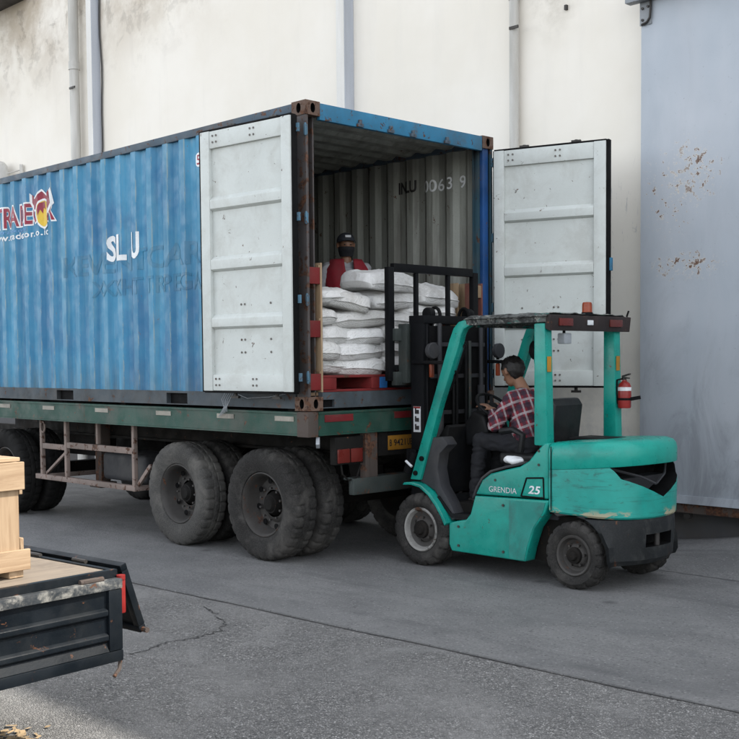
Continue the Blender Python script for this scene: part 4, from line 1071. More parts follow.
# side body panels on both sides
body = [(.79, .40), (.79, .22), (.82, .165), (1.60, .165), (1.63, .28), (1.69, .44), (1.80, .58), (1.83, .66), (1.83, .675), (1.08, .655), (1.03, .50), (.98, .445), (.88, .425)]
upper = [(1.085, .665), (1.828, .684), (1.828, 1.125), (1.79, 1.125), (1.71, 1.05), (1.64, .975), (1.55, .925), (1.40, .89), (1.25, .85), (1.16, .79)]
for y0, y1 in ((NY, NY+.13), (FY-.13, FY)):
    g = MB(); g.prism(body, 'y', y0, y1); g.build('side_skirt', 'teal', fk, bevel=.016, segs=3)
    g = MB(); g.prism(upper, 'y', y0-.004 if y0 < 1 else y0, y1 if y0 < 1 else y1+.004); g.build('side_cover', 'teal', fk, bevel=.02, segs=3)
g = MB(); g.prism([(1.44, .175), (1.592, .175), (1.618, .285), (1.68, .445), (1.775, .575), (1.80, .655), (1.44, .645)], 'y', NY-.003, NY-.0005); g.build('dull_patch', 'tealdull', fk)
# engine hood between the covers and seat deck
g = MB(); g.prism([(1.06, .50), (1.10, .66), (1.20, .84), (1.45, .90), (1.62, .95), (1.83, 1.10), (1.83, .50)], 'y', NY+.131, FY-.131); g.build('engine_cover', 'plasticgrey', fk, bevel=.02)
def deckP(u, v):
    pts = [(1.055, .62), (1.10, .72), (1.16, .80), (1.25, .862), (1.40, .905), (1.55, .94), (1.60, .955)]
    k = u*(len(pts)-1); i = min(int(k), len(pts)-2); t = k-i
    return (pts[i][0]*(1-t)+pts[i+1][0]*t-.02, NY+.012+v*.34, pts[i][1]*(1-t)+pts[i+1][1]*t+.012)
g = MB(); g.grid(deckP, 24, 6)
o = g.build('seat_deck', 'plasticgrey', fk, recalc=False); md = o.modifiers.new('t', 'SOLIDIFY'); md.thickness = .02; md.offset = -1
# counterweight and hood: rings following the rounded plan
plan = [(1.835, .868), (2.0, .868), (2.15, .878), (2.27, .91), (2.37, .97), (2.445, 1.06), (2.495, 1.16), (2.52, 1.28), (2.527, 1.40)]
plan = plan+[(x, 2*CY-y) for x, y in reversed(plan[:-1])]
def ring(z, k, sh=0.0, lo=0.0):
    cx, cyy = 2.0, CY; out = []
    for x, y in plan:
        f = max(0, (x-1.835)/(2.527-1.835))
        out.append((1.835+(x-1.835)*(k if x > 1.84 else 1)+sh*f, cyy+(y-cyy)*k, z+lo*f))
    return out
def loft(rings, mats, name, parent, bev=0, caps=True, mi=0):
    g = MB(); n = len(plan)
    for r in rings: g.v += r
    for j in range(len(rings)-1):
        for i in range(n): g.f.append([j*n+i, j*n+(i+1) % n, (j+1)*n+(i+1) % n, (j+1)*n+i]); g.m.append(0)
    g.f.append(list(range(n))[::-1]); g.m.append(0); g.f.append([(len(rings)-1)*n+i for i in range(n)]); g.m.append(0)
    return g.build(name, mats, parent, bevel=bev, angle=32)
cw = loft([ring(.585, .97, 0, -.03), ring(.60, .99, 0, -.03), ring(.80, 1.0, 0, 0), ring(.915, .995, 0, .055)], ['tealcw', 'gasket'], 'counterweight', fk)
hood = loft([ring(.916, .992, 0, .057), ring(.925, .999, 0, .058), ring(1.03, 1.0, 0, .05), ring(1.075, .99, -.004, .045), ring(1.105, .965, -.014, .042), ring(1.122, .92, -.035, .04), ring(1.13, .80, -.10, .03)], ['teal', 'gasket'], 'hood', fk)
# V shaped louvre opening in the tail, cut right through
cut = MB(); cut.prism([(.925, 1.0), (1.875, 1.0), (1.79, .87), (1.40, .715), (1.01, .87)], 'x', 2.20, 2.75, 1)
co = cut.build('cutter', ['teal', 'gasket'], None, recalc=True)
bo = cw.modifiers.new('b', 'BOOLEAN'); bo.operation = 'DIFFERENCE'; bo.solver = 'EXACT'
co.location = -Vector(fk['origin'])+Vector(fk.location)*0
co.parent = fk; bo.object = co
bpy.context.view_layer.update()
nm = bpy.data.meshes.new_from_object(cw.evaluated_get(bpy.context.evaluated_depsgraph_get()))
cw.modifiers.clear(); cw.data = nm; nm.name = 'counterweight'; nm.set_sharp_from_angle(angle=R(32)); bpy.data.objects.remove(co)
for s in (-1, 1):
    g = MB(); g.tube([(2.30, CY+s*.40, .945), (2.43, CY+s*.17, .875), (2.46, CY+s*.003, .81)], .011, 6); g.build('louvre_bar', 'plasticgrey', cw)
g = MB(); g.prism([(1.10, .862), (1.40, .735), (1.70, .862)], 'x', 2.22, 2.36); g.build('louvre_floor', 'plasticgrey', cw)
# chipped lower lip
for k, (a, b, z, h) in enumerate(((2.10, 2.24, .575, .016), (2.33, 2.40, .566, .024))):
    pass
# black lower counterweight with tow-pin pocket
LZ = ((.20, .90), (.24, .955), (.35, .968), (.46, .975), (.52, .974), (.554, .97))
n = len(plan); g = MB()
for z, k in LZ:
    mx = 2.045+math.sqrt(max(0, .312**2-(z-.262)**2))
    g.v += [(max(mx, 1.835+(x-1.835)*k), CY+(y-CY)*k, z) for x, y in plan]
for j in range(len(LZ)-1):
    for i in range(n): g.f.append([j*n+i, j*n+(i+1) % n, (j+1)*n+(i+1) % n, (j+1)*n+i]); g.m.append(0)
g.f.append(list(range(n))[::-1]); g.m.append(0); g.f.append([(len(LZ)-1)*n+i for i in range(n)]); g.m.append(0)
lc = g.build('lower_counterweight', ['castblack', 'gasket'], fk, angle=30)
cut = MB(); cut.box(2.38, 2.7, 1.22, 1.58, .335, .435, 1); co = cut.build('cutter', ['castblack', 'gasket'], fk)
bo = lc.modifiers.new('b', 'BOOLEAN'); bo.operation = 'DIFFERENCE'; bo.solver = 'EXACT'; bo.object = co
bpy.context.view_layer.update()
nm = bpy.data.meshes.new_from_object(lc.evaluated_get(bpy.context.evaluated_depsgraph_get()))
lc.modifiers.clear(); lc.data = nm; nm.set_sharp_from_angle(angle=R(30)); bpy.data.objects.remove(co)
g = MB(); g.cyl((2.47, CY, .30), (2.47, CY, .46), .022, n=12); g.build('tow_pin', 'bolt', lc)
g = MB(); g.box(2.468, 2.474, 1.25, 1.55, .452, .478); g.build('embossed_strip', 'castblack', lc)
# rear mudguard frame linking skirt to counterweight
for y0, y1 in ((NY+.012, NY+.10), (FY-.10, FY-.012)):
    g = MB(); g.prism([(1.86, .578), (2.155, .578), (2.155, .553), (2.05, .572), (1.90, .556)], 'y', y0+.005, y1); g.build('rear_fender', 'castblack', fk, bevel=.006)
g = MB(); g.prism([(1.80, .56), (2.2, .56), (2.2, .575), (1.80, .575)], 'y', NY+.06, FY-.06); g.build('wheel_arch_liner', 'gasket', fk)
# front fenders
fen = [(.30, .715), (.40, .722), (.50, .705), (.60, .645), (.68, .565), (.745, .48), (.79, .40)]
for y0, y1 in ((NY-.035, NY+.17), (FY-.17, FY+.035)):
    g = MB(); g.prism(fen+[(x-.022, z-.024) for x, z in reversed(fen)], 'y', y0, y1); g.build('front_fender', 'teal', fk, bevel=.006)
# floor, step and leg shield of grey plastic
g = MB(); g.prism([(.62, .60), (.80, .445), (1.05, .455), (1.05, .49), (.80, .48), (.66, .62)], 'y', NY+.02, FY-.02); g.build('floor_plate', 'plasticdark', fk)
shield = [(.43, .73), (.50, 1.08), (.56, 1.115), (.70, 1.125), (.755, 1.06), (.66, .98), (.635, .85), (.67, .70), (.78, .56), (.85, .45), (.80, .415), (.70, .53), (.60, .66)]
for y0, y1 in ((NY+.03, NY+.16), (FY-.16, FY-.03)):
    g = MB(); g.prism(shield, 'y', y0, y1); g.build('leg_shield', 'plasticgrey', fk, bevel=.012)
g = MB(); g.box(.84, 1.04, NY+.015, NY+.20, .435, .452); g.build('step_tread', 'plasticdark', fk)
g = MB(); g.prism([(.48, .62), (.52, 1.10), (.62, 1.22), (.66, 1.20), (.60, 1.0), (.60, .62)], 'y', NY+.161, FY-.161); g.build('dashboard', 'plasticdark', fk, bevel=.01)
g = MB(); g.prism([(.66, 1.02), (.64, 1.22), (.74, 1.34), (.86, 1.30), (.92, 1.16), (.84, 1.06)], 'y', 1.24, 1.54); g.build('steering_column_cover', 'plasticdark', fk, bevel=.03, segs=3)
# steering wheel
swc = Vector((.86, 1.38, 1.375)); nrm = Vector((.62, -.05, .78)).normalized(); u, w = basis(nrm)
sw = MB(); sw.tube([swc+(u*math.cos(a)+w*math.sin(a))*.165 for a in [2*math.pi*k/32 for k in range(33)]], .013, 8); so = sw.build('steering_wheel', 'plasticdark', fk)
for k in range(3):
    a = k*2.09; g = MB(); g.bar(swc-nrm*.02, swc+(u*math.cos(a)+w*math.sin(a))*.16, .03, .012); g.build('spoke', 'plasticdark', so)
g = MB(); g.cyl(swc-nrm*.16, swc+nrm*.012, .035, .045, n=14); g.build('wheel_boss', 'plasticdark', so)
for k, (y, c) in enumerate(((1.63, 'gasket'), (1.70, 'gasket'), (1.77, 'red'))):
    g = MB(); g.tube([(.72, y, 1.1), (.74, y, 1.25), (.78, y, 1.34)], .008, 6); g.ball((.785, y, 1.355), .02, 10); g.build('lever', c, fk)
# seat
g = MB(); g.box(1.10, 1.52, 1.15, 1.65, .90, 1.0); g.build('seat_cushion', 'vinyl', fk, bevel=.035, segs=3)
back = [(1.47, .98), (1.51, 1.43), (1.55, 1.46), (1.61, 1.455), (1.645, 1.40), (1.59, .98)]
g = MB(); g.prism(back, 'y', 1.20, 1.60); g.build('seat_back', 'vinyl', fk, bevel=.035, segs=3)
g = MB(); g.tube([(1.36, 1.12, 1.02), (1.40, 1.10, 1.16), (1.30, 1.10, 1.20), (1.16, 1.11, 1.18)], .028, 8); g.build('armrest', 'vinyl', fk)
# overhead guard
def pillar(y0, y1, mat='teal'):
    pts_l = [(.335, .74), (.60, 1.42), (.80, 1.95), (.845, 2.045), (.90, 2.095), (.98, 2.115)]
    pts_r = [(1.02, 2.06), (.96, 2.035), (.93, 1.985), (.905, 1.90), (.69, 1.40), (.455, .74)]
    g = MB(); g.prism(pts_l+pts_r, 'y', y0, y1); return g.build('front_pillar', mat, fk, bevel=.012)
pn = pillar(NY+.005, NY+.075); pillar(FY-.075, FY-.005)
for x, z in ((.385, .80), (.46, .93)):
    g = MB(); g.cyl((x+.02, NY+.006, z), (x+.02, NY-.012, z), .022, n=14); g.build('pillar_bolt', 'gasket', pn, bevel=.003)
for y0, y1, s in ((NY+.005, NY+.10, 1), (FY-.10, FY-.005, -1)):
    g = MB(); g.prism([(1.685, 2.06), (1.79, 2.06), (1.815, 1.10), (1.685, 1.10)], 'y', y0, y1); rp = g.build('rear_pillar', 'teal', fk, bevel=.014)
    yy = y0+.05 if s > 0 else y0+.045
    g = MB(); g.box(1.803, 1.807, y0+.015, y1-.03, 1.68, 1.80); g.build('yellow_sticker', 'yellow', rp)
    g = MB(); g.prism([(.98, 2.062), (1.80, 2.068), (1.80, 2.125), (.98, 2.117)], 'y', y0, y0+.07 if s > 0 else y1); g.build('roof_side_rail', 'roofdirty', fk, bevel=.01)
for k in range(9):
    y = NY+.13+k*(FY-NY-.26)/8
    g = MB(); g.box(.98, 1.76, y-.012, y+.012, 2.068, 2.118); g.build('roof_bar', 'roofdirty', fk)
g = MB(); g.box(.93, .99, NY+.076, FY-.076, 2.05, 2.115); g.build('roof_front_bar', 'roofdirty', fk)
# worn sheet tied over the guard
def sheetP(u, v):
    x, y = .97+.845*u, NY-.008+(FY-NY+.05)*v
    e = min(u, v, 1-v); dr = max(0, .05-e)*.55
    return (x, y, 2.137+.010*mnoise.noise(Vector((x*7, y*7, 2)))+.006*mnoise.noise(Vector((x*19, y*19, 2)))-dr)
g = MB(); g.grid(sheetP, 40, 44); sh = g.build('roof_sheet', 'roofdirty', fk, recalc=False, angle=70); md = sh.modifiers.new('t', 'SOLIDIFY'); md.thickness = .006; md.offset = 1
rb = MB(); rb.prism([(1.79, 2.13), (1.845, 2.125), (1.83, 2.0), (1.79, 2.02)], 'y', NY+.01, FY+.075); rb = rb.build('rear_light_bar', 'barbrown', fk, bevel=.006)
for y in (1.08, 1.78):
    g = MB(); g.box(1.838, 1.852, y-.09, y+.09, 2.04, 2.10); g.build('tail_lens', 'redlens', rb, bevel=.005)
g = MB(); g.box(1.842, 1.85, 1.37, 1.45, 2.05, 2.09); g.build('lamp', 'cardwhite', rb, bevel=.004)
g = MB(); g.bar((1.81, FY+.06, 2.13), (1.82, FY+.075, 2.18), .012, .012); g.build('aerial_stub', 'gasket', rb)
bc = MB(); bc.cyl((1.80, CY+.03, 2.13), (1.80, CY+.03, 2.155), .05, .045, n=18); bc = bc.build('beacon_base', 'gasket', fk)
g = MB(); g.lathe([(.041, 2.156), (.040, 2.22), (.034, 2.236), (.001, 2.24)], (1.80, CY+.03, 0), 20, 'z'); g.build('beacon_lens', 'orange', bc)
g = MB(); g.box(1.73, 1.80, 1.12, 1.22, 1.90, 1.985); wlp = g.build('work_lamp', 'galv', fk, bevel=.01); g = MB(); g.cyl((1.76, 1.17, 1.98), (1.76, 1.17, 2.07), .012, n=8); g.build('lamp_stem', 'gasket', wlp)
# mirrors and front lamps on the pillars
g = MB(); g.prism([(-.035, -.12), (.035, -.12), (.045, .10), (.02, .125), (-.03, .11)], 'y', 0, .03)
g.v = [(.845+p[0]+p[2]*.36, .93+p[1], 1.79+p[2]) for p in g.v]; mo = g.build('mirror', 'plasticdark', fk, bevel=.01)
g = MB(); g.prism([(-.026, -.10), (.026, -.10), (.036, .085), (.015, .107), (-.022, .095)], 'y', -.003, -.001)
g.v = [(.845+p[0]+p[2]*.36, .93+p[1], 1.79+p[2]) for p in g.v]; g.build('mirror_glass', 'mirror', mo)
g = MB(); g.tube([(.78, .92, 1.72), (.80, .95, 1.62), (.74, .95, 1.52)], .01, 6); g.build('mirror_arm', 'gasket', mo)
for y, s in ((.96, 1), (1.86, -1)):
    g = MB(); g.bar((.30, y, 1.765), (.80, y, 1.755), .05, .03); lb = g.build('lamp_bracket', 'mast', fk, bevel=.004)
    g = MB(); g.lathe([(.001, .0), (.04, .005), (.066, .03), (.07, .07), (.066, .075), (.001, .08)], (.475, y, 1.86), 20, 'x'); g.build('head_lamp', 'plasticgrey', lb)
    g = MB(); g.cyl((.52, y, 1.78), (.52, y, 1.81), .015, n=8); g.build('lamp_foot', 'gasket', lb)
    g = MB(); g.box(.505, .535, y-.02, y+.02, 1.63, 1.745); g.build('turn_signal', 'orange', lb, bevel=.01)
g = MB(); g.ball((1.0, 1.78, 1.86), (.02, .075, .085), 16); g.tube([(.99, 1.80, 1.78), (.95, 1.86, 1.74)], .01, 6); g.build('far_mirror', 'plasticdark', fk)
# mast
def rail(y, x0, x1, z0, z1, inner):
    g = MB(); g.box(x0, x1, y-.012, y+.012, z0, z1); s = 1 if inner else -1
    for x in (x0, x1-.02): g.box(x, x+.02, min(y+.012*s, y+.06*s), max(y+.012*s, y+.06*s), z0, z1)
    return g
for y, s in ((.975, True), (1.825, False)):
    rail(y, .27, .42, .08, 2.13, s).build('outer_mast_rail', 'mast', fk, bevel=.003)
    rail(y+(.075 if s else -.075), .24, .37, .10, 2.17, s).build('inner_mast_rail', 'mast', fk, bevel=.003)
    g = MB(); yy = y+(.16 if s else -.16); g.cyl((.40, yy, .2), (.40, yy, 1.5), .035, n=14); g.cyl((.40, yy, 1.5), (.40, yy, 2.10), .022, n=12, m=1); g.build('lift_cylinder', ['mast', 'steel'], fk)
    g = MB(); g.bar((.32, yy+.06*(1 if s else -1), .5), (.32, yy+.06*(1 if s else -1), 2.16), .03, .012); g.build('lift_chain', 'chassis', fk)
    g = MB(); g.cyl((.33, yy-.03, 2.19), (.33, yy+.03, 2.19), .055, n=20); g.build('chain_wheel', 'mast', fk, bevel=.006)
    g = MB(); g.tube([(.36, yy+.08, 2.22+.05*math.sin(a)) if False else (.34+.06*math.cos(a), yy+(.07 if s else -.07), 2.17+.075*math.sin(a)) for a in [k*math.pi/10 for k in range(11)]]+[(.28, yy+(.07 if s else -.07), 1.2)], .016, 8); g.build('hose', 'gasket', fk)
for z, zz in ((2.10, 2.17), (1.15, 1.22), (.15, .25)):
    g = MB(); g.box(.25, .43, .962, 1.838, z, zz) if z > 2 else g.box(.40, .43, .99, 1.81, z, zz); g.build('mast_crossbar', 'mast', fk, bevel=.004)
g = MB(); g.box(.425, .430, 1.03, 1.77, .95, 2.08); g.build('mast_screen', 'gasket', fk)
for y, r_, mt in ((1.12, .034, 'plasticgrey'), (1.68, .034, 'plasticgrey'), (1.30, .014, 'plasticdark'), (1.345, .014, 'plasticdark'), (1.47, .014, 'plasticdark'), (1.52, .017, 'carriage')):
    g = MB(); g.cyl((.47, y, .55), (.47, y, 1.55+.4*(r_ < .03)), r_, n=12)
    if r_ > .03: g.cyl((.47, y, 1.551), (.47, y, 2.1), .02, n=10)
    g.build('hydraulic_pipe', mt, fk)
for z in (1.3, 1.62, 1.9):
    g = MB(); g.box(.432, .45, 1.04, 1.76, z, z+.035); g.build('screen_bar', 'plasticgrey', fk)
g = MB(); g.box(.262, .2685, .0, .001, 0, .001)
g = MB(); g.box(.30, .385, .9602, .9625, 1.15, 1.375); st = g.build('mast_sticker', 'cardwhite', fk)
for k, z in enumerate((1.17, 1.24, 1.31)):
    g = MB(); g.box(.318, .367, .9585, .9600, z, z+.035); g.box(.318, .335, .9582, .9600, z+.035, z+.05); g.build('sticker_mark', 'blackmark', st)
g = MB(); g.box(.303, .382, .9586, .9600, 1.358, 1.374); g.build('sticker_band', 'red', st)
g = MB(); g.cyl((.28, .92, .80), (.36, .92, .98), .05, n=14); g.box(.27, .38, .90, .97, .90, 1.0); g.build('tilt_cylinder', 'mast', fk)
g = MB(); g.cyl((.30, .86, .90), (.37, .86, .855), .012, n=8); g.build('pin', 'cardwhite', fk)
# carriage, load backrest and forks raised to the container floor
for z0, z1 in ((1.56, 1.68), (1.95, 2.06)):
    g = MB(); g.box(.13, .19, .86, 1.98, z0, z1); g.build('carriage_bar', 'carriage', fk, bevel=.006)
for y in (.98, 1.86):
    g = MB(); g.box(.15, .25, y-.05, y+.05, 1.58, 2.10); g.build('carriage_plate', 'carriage', fk, bevel=.005)
for y in (.85, 1.99):
    g = MB(); g.box(.095, .15, y-.035, y+.035, 1.60, 2.60); g.build('backrest_post', 'mast', fk, bevel=.005)
g = MB(); g.box(.097, .148, .886, 1.954, 2.56, 2.635); g.build('backrest_top', 'mast', fk, bevel=.005)
g = MB(); g.box(.10, .146, .886, 1.954, 1.69, 1.74); g.build('backrest_bottom', 'mast', fk, bevel=.005)
for y in (1.19, 1.62):
    g = MB(); g.box(.105, .14, y-.018, y+.018, 1.741, 2.559); g.build('backrest_bar', 'mast', fk, bevel=.003)
for y in (1.12, 1.55):
    g = MB(); g.prism([(.128, 1.70), (.085, 1.70), (.08, 1.60), (.05, 1.577), (-.9, 1.548), (-.9, 1.537), (.09, 1.537), (.128, 1.56)], 'y', y-.055, y+.055); g.build('fork', 'mast', fk, bevel=.003)
# fire extinguisher on the far rear pillar
ex = thing('fire_extinguisher', 'small red fire extinguisher strapped to the far rear pillar of the forklift', 'extinguisher', (1.86, 1.90, 1.36))
g = MB(); g.lathe([(.001, 1.362), (.05, 1.364), (.055, 1.378), (.055, 1.54), (.045, 1.57), (.02, 1.59), (.018, 1.60)], (1.86, 1.885, 0), 24, 'z'); g.build('cylinder', 'red', ex)
g = MB(); g.cyl((1.86, 1.885, 1.60), (1.86, 1.885, 1.625), .016, n=12); g.bar((1.84, 1.885, 1.63), (1.93, 1.86, 1.65), .018, .012); g.bar((1.84, 1.885, 1.62), (1.92, 1.86, 1.615), .018, .01); g.build('valve', 'bolt', ex)
g = MB(); g.lathe([(.0562, 1.51), (.0562, 1.54)], (1.86, 1.885, 0), 24, 'z'); g.build('collar_label', 'cardwhite', ex)
g = MB(); g.lathe([(.0565, 1.43), (.0565, 1.45)], (1.86, 1.885, 0), 24, 'z'); g.bar((1.86, 1.94, 1.44), (1.82, 1.945, 1.44), .02, .02); g.bar((1.91, 1.90, 1.44), (1.985, 1.93, 1.455), .03, .03); g.build('strap', 'gasket', ex)
g = MB(); g.tube([(1.85, 1.87, 1.61), (1.81, 1.85, 1.60), (1.80, 1.85, 1.50), (1.81, 1.855, 1.40)], .009, 6); g.build('hose', 'gasket', ex)
# lettering on the side cover
place_text('lettering', 'GRENDIA', 1, 'cardwhite', fk, lambda u, v: (1.235+u, NY-.0062, .702+v+u*.004), fitw=.285, fith=.045, bold=.0)
bx = [(1.585, .685), (1.795, .672), (1.785, .865), (1.625, .848)]
bx = [(1.565, .69), (1.79, .69), (1.785, .85), (1.62, .838)]
g = MB()
for a, b in zip(bx, bx[1:]+bx[:1]): g.tube([(a[0], NY-.005, a[1]), (b[0], NY-.005, b[1])], .007, 6)
g.build('badge_frame', 'gasket', fk)
place_text('badge_number', '25', 1, 'cardwhite', fk, lambda u, v: (1.635+u+v*.25, NY-.0062, .715+v), fitw=.11, fith=.065, bold=.02)
for x, z in ((.90, .38), (.90, .22), (1.38, .60), (1.38, .22), (1.30, .80), (1.74, .95), (1.74, 1.06)):
    g = MB(); g.cyl((x, NY-.009, z), (x, NY+.002, z), .011, n=10); g.build('panel_bolt', 'bolt', fk)
g = MB(); g.box(1.855, 1.862, .862, .866, .60, 1.10); g.build('panel_gap', 'gasket', fk)
g = MB(); g.box(1.75, 2.10, 1.25, 1.55, 1.1295, 1.150); g.build('hood_latch_plate', 'plasticdark', fk, bevel=.01)
# scraped paint along the lower lip of the counterweight
g = MB(); random.seed(9)
def lip(x):      # y of the plan at x
    for (a, b), (c, d) in zip(plan, plan[1:]):
        if a <= x <= c: return b+(d-b)*(x-a)/(c-a)
    return CY
MAT['scrape'] = pm('bare_filler', (.42, .40, .28), .8, damt=.5, dscale=9)

# white plastic bag lying on the seat deck
g = MB(); g.ball((0, 0, 0), (.10, .06, .035), 26)
g.v = [(p[0]*(1+.35*mnoise.noise(Vector(p)*18)), p[1]*(1+.3*mnoise.noise(Vector(p)*16)), max(-.03, p[2]*(1+.6*mnoise.noise(Vector(p)*22)))) for p in g.v]
tag(g.build('plastic_bag', 'white', None, loc=(1.39, 1.0, .957), angle=25), 'crumpled white plastic bag lying beside the forklift driver', 'bag')

# ---- driver
f = V((-1, .12, -.42)); hc = V((1.085, 1.36, 1.665))
pr = head_prims(hc, f, (0, 0, 1), 1, .98)
pr += [(V((1.14, 1.375, 1.60)), .052, V((1.19, 1.385, 1.50)), .06, 1),
       (V((1.20, 1.25, 1.45)), .078, V((1.20, 1.53, 1.45)), .078, 0), (V((1.21, 1.33, 1.42)), .115, V((1.27, 1.34, 1.10)), .12, 0), (V((1.21, 1.46, 1.42)), .115, V((1.27, 1.45, 1.10)), .12, 0), (V((1.17, 1.39, 1.36)), .11, V((1.24, 1.40, 1.10)), .115, 0),
       (V((1.30, 1.32, 1.05)), .115, V((1.30, 1.48, 1.05)), .115, 2)]
for s, yo in ((-1, 1.24), (1, 1.54)):
    sh = V((1.19, yo-.0+s*.015, 1.45)); el = V((1.03, yo+s*.05, 1.215)); wr = V((.90, 1.33 if s < 0 else 1.46, 1.345))
    pr += [(sh, .066, el, .054, 0), (el, .054, el.lerp(wr, .7), .045, 0), (el.lerp(wr, .7), .034, wr, .028, 1)]
    pr += hand(wr, (V((.79, 1.28 if s < 0 else 1.5, 1.42))-wr), (-.3, 0, -1), 1, 1.0, 1, -s)
    hip = V((1.30, 1.40+s*.09, 1.06)); kn = V((.83, 1.38+s*.13, 1.085)); an = V((.76, 1.38+s*.13, .62))
    pr += [(hip, .095, kn, .068, 2), (kn, .068, an, .048, 2), (V((.77, an.y, .545)), .042, V((.63, an.y, .525)), .035, 3)]
dr = person('person', 'forklift driver in a red plaid shirt leaning over the steering wheel', pr, ['plaid', 'skin', 'trousers', 'shoe'], .0095, smooth=5, extra=folds)
ff = f.normalized(); sdv = ff.cross(V((0, 0, 1))).normalized(); upv = sdv.cross(ff)
g = MB()
def hairP(u, v):
    a = 2*math.pi*u; b = math.pi*(v-.5)
    d = V((math.cos(a)*math.cos(b), math.sin(a)*math.cos(b), math.sin(b)))
    n1 = .012*mnoise.noise(d*5)+.013*abs(mnoise.noise(d*13))
    r = V((.108, .092, .108))
    return hc+ff*(d.x*(r.x+n1)-.02)+sdv*(d.y*(r.y+n1))+upv*(d.z*(r.z+n1)+.03)
g.grid(hairP, 40, 24)
keep = []
for fc, mi in zip(g.f, g.m):
    c = sum((V(g.v[i]) for i in fc), V((0, 0, 0)))/len(fc)-hc
    a, z = c.dot(ff), c.dot(upv)
    if z > .036+.5*max(0, a-.02) or (a < -.038 and z > -.075): keep.append(fc)
g.f = keep; g.m = [0]*len(keep)
ho = g.build('hair', 'hair', None, recalc=False, angle=80); ho.parent = dr
for s in (-1, 1):
    g = MB(); g.ball(hc+ff*.080+sdv*s*.031+upv*.012, (.010, .011, .007), 10); e = g.build('eye', 'hair', None); e.parent = dr

# ================================================================== flatbed truck in the left foreground
tk = thing('flatbed_truck', 'black flatbed truck with its sides folded down, left foreground', 'truck', (2.79, -3.606, 0), R(5), local=True)
tk['origin'] = (0, 0, 0)
DZ = .85; BL, BW = 3.2, 1.75
g = MB(); g.box(-BL, -.03, -BW+.03, -.03, DZ-.03, DZ); g.build('deck_board', 'deckwood', tk)
g = MB(); g.box(-.029, .0, -BW, 0, DZ-.07, DZ+.008); g.build('rear_edge', 'navypaint', tk, bevel=.004)
for y0, y1 in ((-.029, 0), (-BW, -BW+.029)):
    g = MB(); g.box(-BL, -.03, y0, y1, DZ-.07, DZ+.006); g.build('side_edge', 'navypaint', tk, bevel=.004)
g = MB(); g.box(-BL, -.05, -BW+.05, -.05, DZ-.12, DZ-.075); g.build('bed_frame', 'chassis', tk)
for y in (-.5, -1.25):
    g = MB(); g.box(-4.6, -.25, y-.04, y+.04, .52, .73); g.build('frame_rail', 'chassis', tk)
# folded-down tail board: frame round sunken panels
tb = bpy.data.objects.new('tailboard', None); C.objects.link(tb); tb.parent = tk
zt, zb = .815, .455
g = MB(); g.box(.012, .030, -BW+.02, -.02, zb+.02, zt-.02); g.build('sheet', 'navypaint', tb)
g = MB(); g.box(.004, .052, -BW, -.012, zt-.035, zt+.008); g.build('top_rail', 'navyworn', tb, bevel=.005)
g = MB(); g.box(.008, .050, -BW, -.012, zb, zb+.05); g.build('bottom_rail', 'navypaint', tb, bevel=.006)
for y0, y1 in ((-.085, -.013), (-BW, -BW+.06)):
    g = MB(); g.box(.008, .049, y0, y1, zb+.051, zt-.036); g.build('end_stile', 'navypaint', tb, bevel=.006)
for z in (.685, .575):
    g = MB(); g.prism([(.030, z+.016), (.046, z+.004), (.046, z-.016), (.030, z-.03)], 'y', -BW+.061, -.086); g.build('rib', 'navypaint', tb, bevel=.003)
g = MB(); g.prism([(.030, zb+.09), (.046, zb+.052), (.030, zb+.052)], 'y', -BW+.061, -.086); g.build('rib', 'navypaint', tb)
for y in (-.16, -.9, -1.6):
    g = MB(); g.cyl((.028, y-.06, zt+.015), (.028, y+.06, zt+.015), .012, n=10); g.box(-.005, .04, y-.045, y+.045, zt+.012, zt+.022); g.build('hinge', 'rusty', tb)
g = MB(); g.box(.0, .03, -.011, .022, .66, .815); lamp = g.build('corner_lamp', 'red', tk, bevel=.008)
g = MB(); g.cyl((.015, .006, .812), (.015, .006, .832), .02, n=10); g.build('lamp_cap', 'red', lamp)
g = MB(); g.tube([(.03, -.02, .48), (.03, -.018, .445), (.04, -.03, .42), (.055, -.07, .395)], .009, 8); g.build('latch_rod', 'rusty', tk)
# side board hanging open, seen end-on
sb = bpy.data.objects.new('side_board', None); C.objects.link(sb); sb.parent = tk
A = V((0, .045, .87)); B = V((0, .155, .545)); nn = V((0, B.z-A.z, -(B.y-A.y))).normalized()*-1
def slab(x0, x1, t0, t1, a, b, name, mt, bev=.004):
    g = MB(); P = []
    for x in (x0, x1):
        for t in (a, b):
            for d in (t0, t1): q = A.lerp(B, t)+nn*d; P.append((x, q.y, q.z))
    g.add(P, [(0, 1, 3, 2), (4, 6, 7, 5), (0, 4, 5, 1), (2, 3, 7, 6), (0, 2, 6, 4), (1, 5, 7, 3)]); return g.build(name, mt, sb, bevel=bev)
slab(-BL+.02, -.05, -.008, .008, .03, .97, 'sheet', 'navypaint', 0)
slab(-BL, -.02, -.018, .018, 0, .09, 'top_rail', 'navypaint'); slab(-BL, -.02, -.018, .018, .91, 1, 'bottom_rail', 'navypaint')
for x in (-.06, -1.1, -2.2, -3.16): slab(x, x+.04, -.017, .0185, .091, .909, 'stile', 'navypaint')
g = MB(); q = A.lerp(B, .97); g.cyl((-.03, q.y, q.z), (.012, q.y, q.z), .013, n=8); g.build('hinge_pin', 'rusty', sb)
random.seed(2)
for k, (x, y) in enumerate(((-.62, -.02), (-.30, .01), (-.9, 0))):
    g = MB(); g.cyl((x-.05, y, DZ+.012), (x+.05, y, DZ+.012), .010, n=8); g.build('edge_hinge', 'bolt', tk)
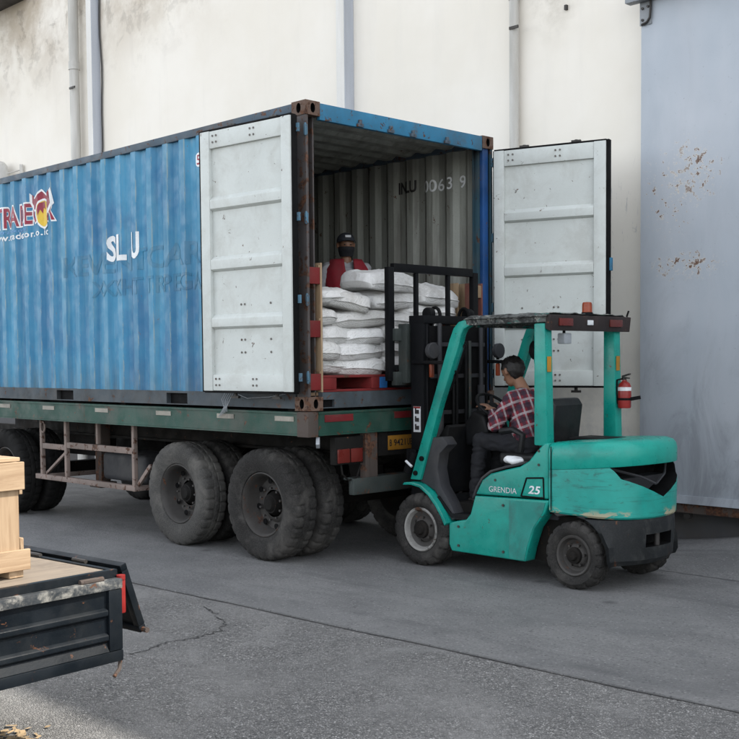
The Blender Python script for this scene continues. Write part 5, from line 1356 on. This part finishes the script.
# rear wheels
for y in (-.30, -BW+.30):
    wo = bpy.data.objects.new('wheel', None); C.objects.link(wo); wo.parent = tk; wo.location = (-1.25, y, .36); wo['origin'] = (0, 0, 0)
    tyre(.36, .21, .20).build('tyre', 'rubber', wo); g = MB(); g.lathe([(.2, -.05), (.2, .05), (.16, .0), (.05, -.02), (.001, -.02)], (0, 0, 0), 32); g.build('rim', 'rim', wo)
g = MB(); g.cyl((-1.25, -.3, .36), (-1.25, -BW+.3, .36), .05, n=12); g.build('axle', 'chassis', tk)

# ---- pine crate on the deck
cr = thing('wooden_crate', 'pale pine crate standing on the black flatbed truck at the left edge', 'crate', (2.63, -3.975, DZ), R(4), local=True); cr['origin'] = (0, 0, 0)
# local: +x face towards the camera side, corner at the origin
def plank(x0, x1, y0, y1, z0, z1, mt, name='plank'):
    g = MB(); g.box(x0, x1, y0, y1, z0, z1); return g.build(name, mt, cr, bevel=.0025, segs=1)
CWD, CDP = .95, .85
for y0 in (-.07, -CWD/2-.035, -CWD): plank(-CDP, .0, y0, y0+.07, .002, .052, 'pine_x', 'runner')
for k in range(6): plank(-CDP+k*.143, -CDP+k*.143+.135, -CWD, .0, .053, .07, 'pine_y', 'floor_plank')
for x0 in (.001, -CDP-.019):
    plank(x0, x0+.018, -CWD-.02, .025, .035, .125, 'pine_y', 'bottom_rail'); plank(x0, x0+.020, -CWD-.01, .004, .385, .505, 'pine_y', 'top_rail')
    for k in range(5): y0 = -.075-k*.212; plank(x0-.017 if x0 > 0 else x0+.019, x0-.001 if x0 > 0 else x0+.035, y0-.09, y0+.06, .071, .50, 'pine_z', 'slat')
    for k in range(2): y0 = -.16-k*.42; plank(x0, x0+.022, y0-.085, y0, .15, .35, 'pine_z', 'cleat')
for y0 in (-.001, -CWD-.017):
    plank(-CDP, -.02, y0, y0+.018, .36, .50, 'pine_x', 'side_rail'); plank(-CDP, -.02, y0, y0+.018, .071, .17, 'pine_x', 'side_rail')
    for k in range(4): x0 = -.13-k*.22; plank(x0, x0+.10, y0-.019 if y0 > -.5 else y0+.019, y0-.002 if y0 > -.5 else y0+.036, .071, .5, 'pine_z', 'slat')
for k in range(6): plank(-CDP+k*.143, -CDP+k*.143+.135, -CWD+.002, -.004, .506, .524, 'pine_y', 'lid_plank')
plank(-.30, -.20, -CWD, -.055, .525, .562, 'pine_y', 'lid_batten'); plank(-CDP+.1, -CDP+.2, -CWD, -.055, .525, .562, 'pine_y', 'lid_batten')

# wood chips and dry leaves below the truck
random.seed(8); g = MB()
for k in range(90):
    a = random.uniform(0, 6.28); x = 2.16+random.gauss(0, .13); y = -3.83+random.gauss(0, .07); l, w = random.uniform(.012, .03), random.uniform(.006, .014); z = random.uniform(-.009, -.001)
    c, s = math.cos(a), math.sin(a); tl_ = random.uniform(0, .008)
    g.add([(x-c*l+s*w, y-s*l-c*w, z), (x+c*l+s*w, y+s*l-c*w, z+tl_), (x+c*l-s*w, y+s*l+c*w, z+tl_+.003), (x-c*l-s*w, y-s*l+c*w, z+.003)], [(0, 1, 2, 3)])
lf = g.build('wood_chips', 'leaf', None, kind='stuff', recalc=False); tag(lf, 'pale wood chips scattered on the yard below the truck', 'debris')

for o in bpy.data.objects:
    if 'origin' in o.keys(): del o['origin']
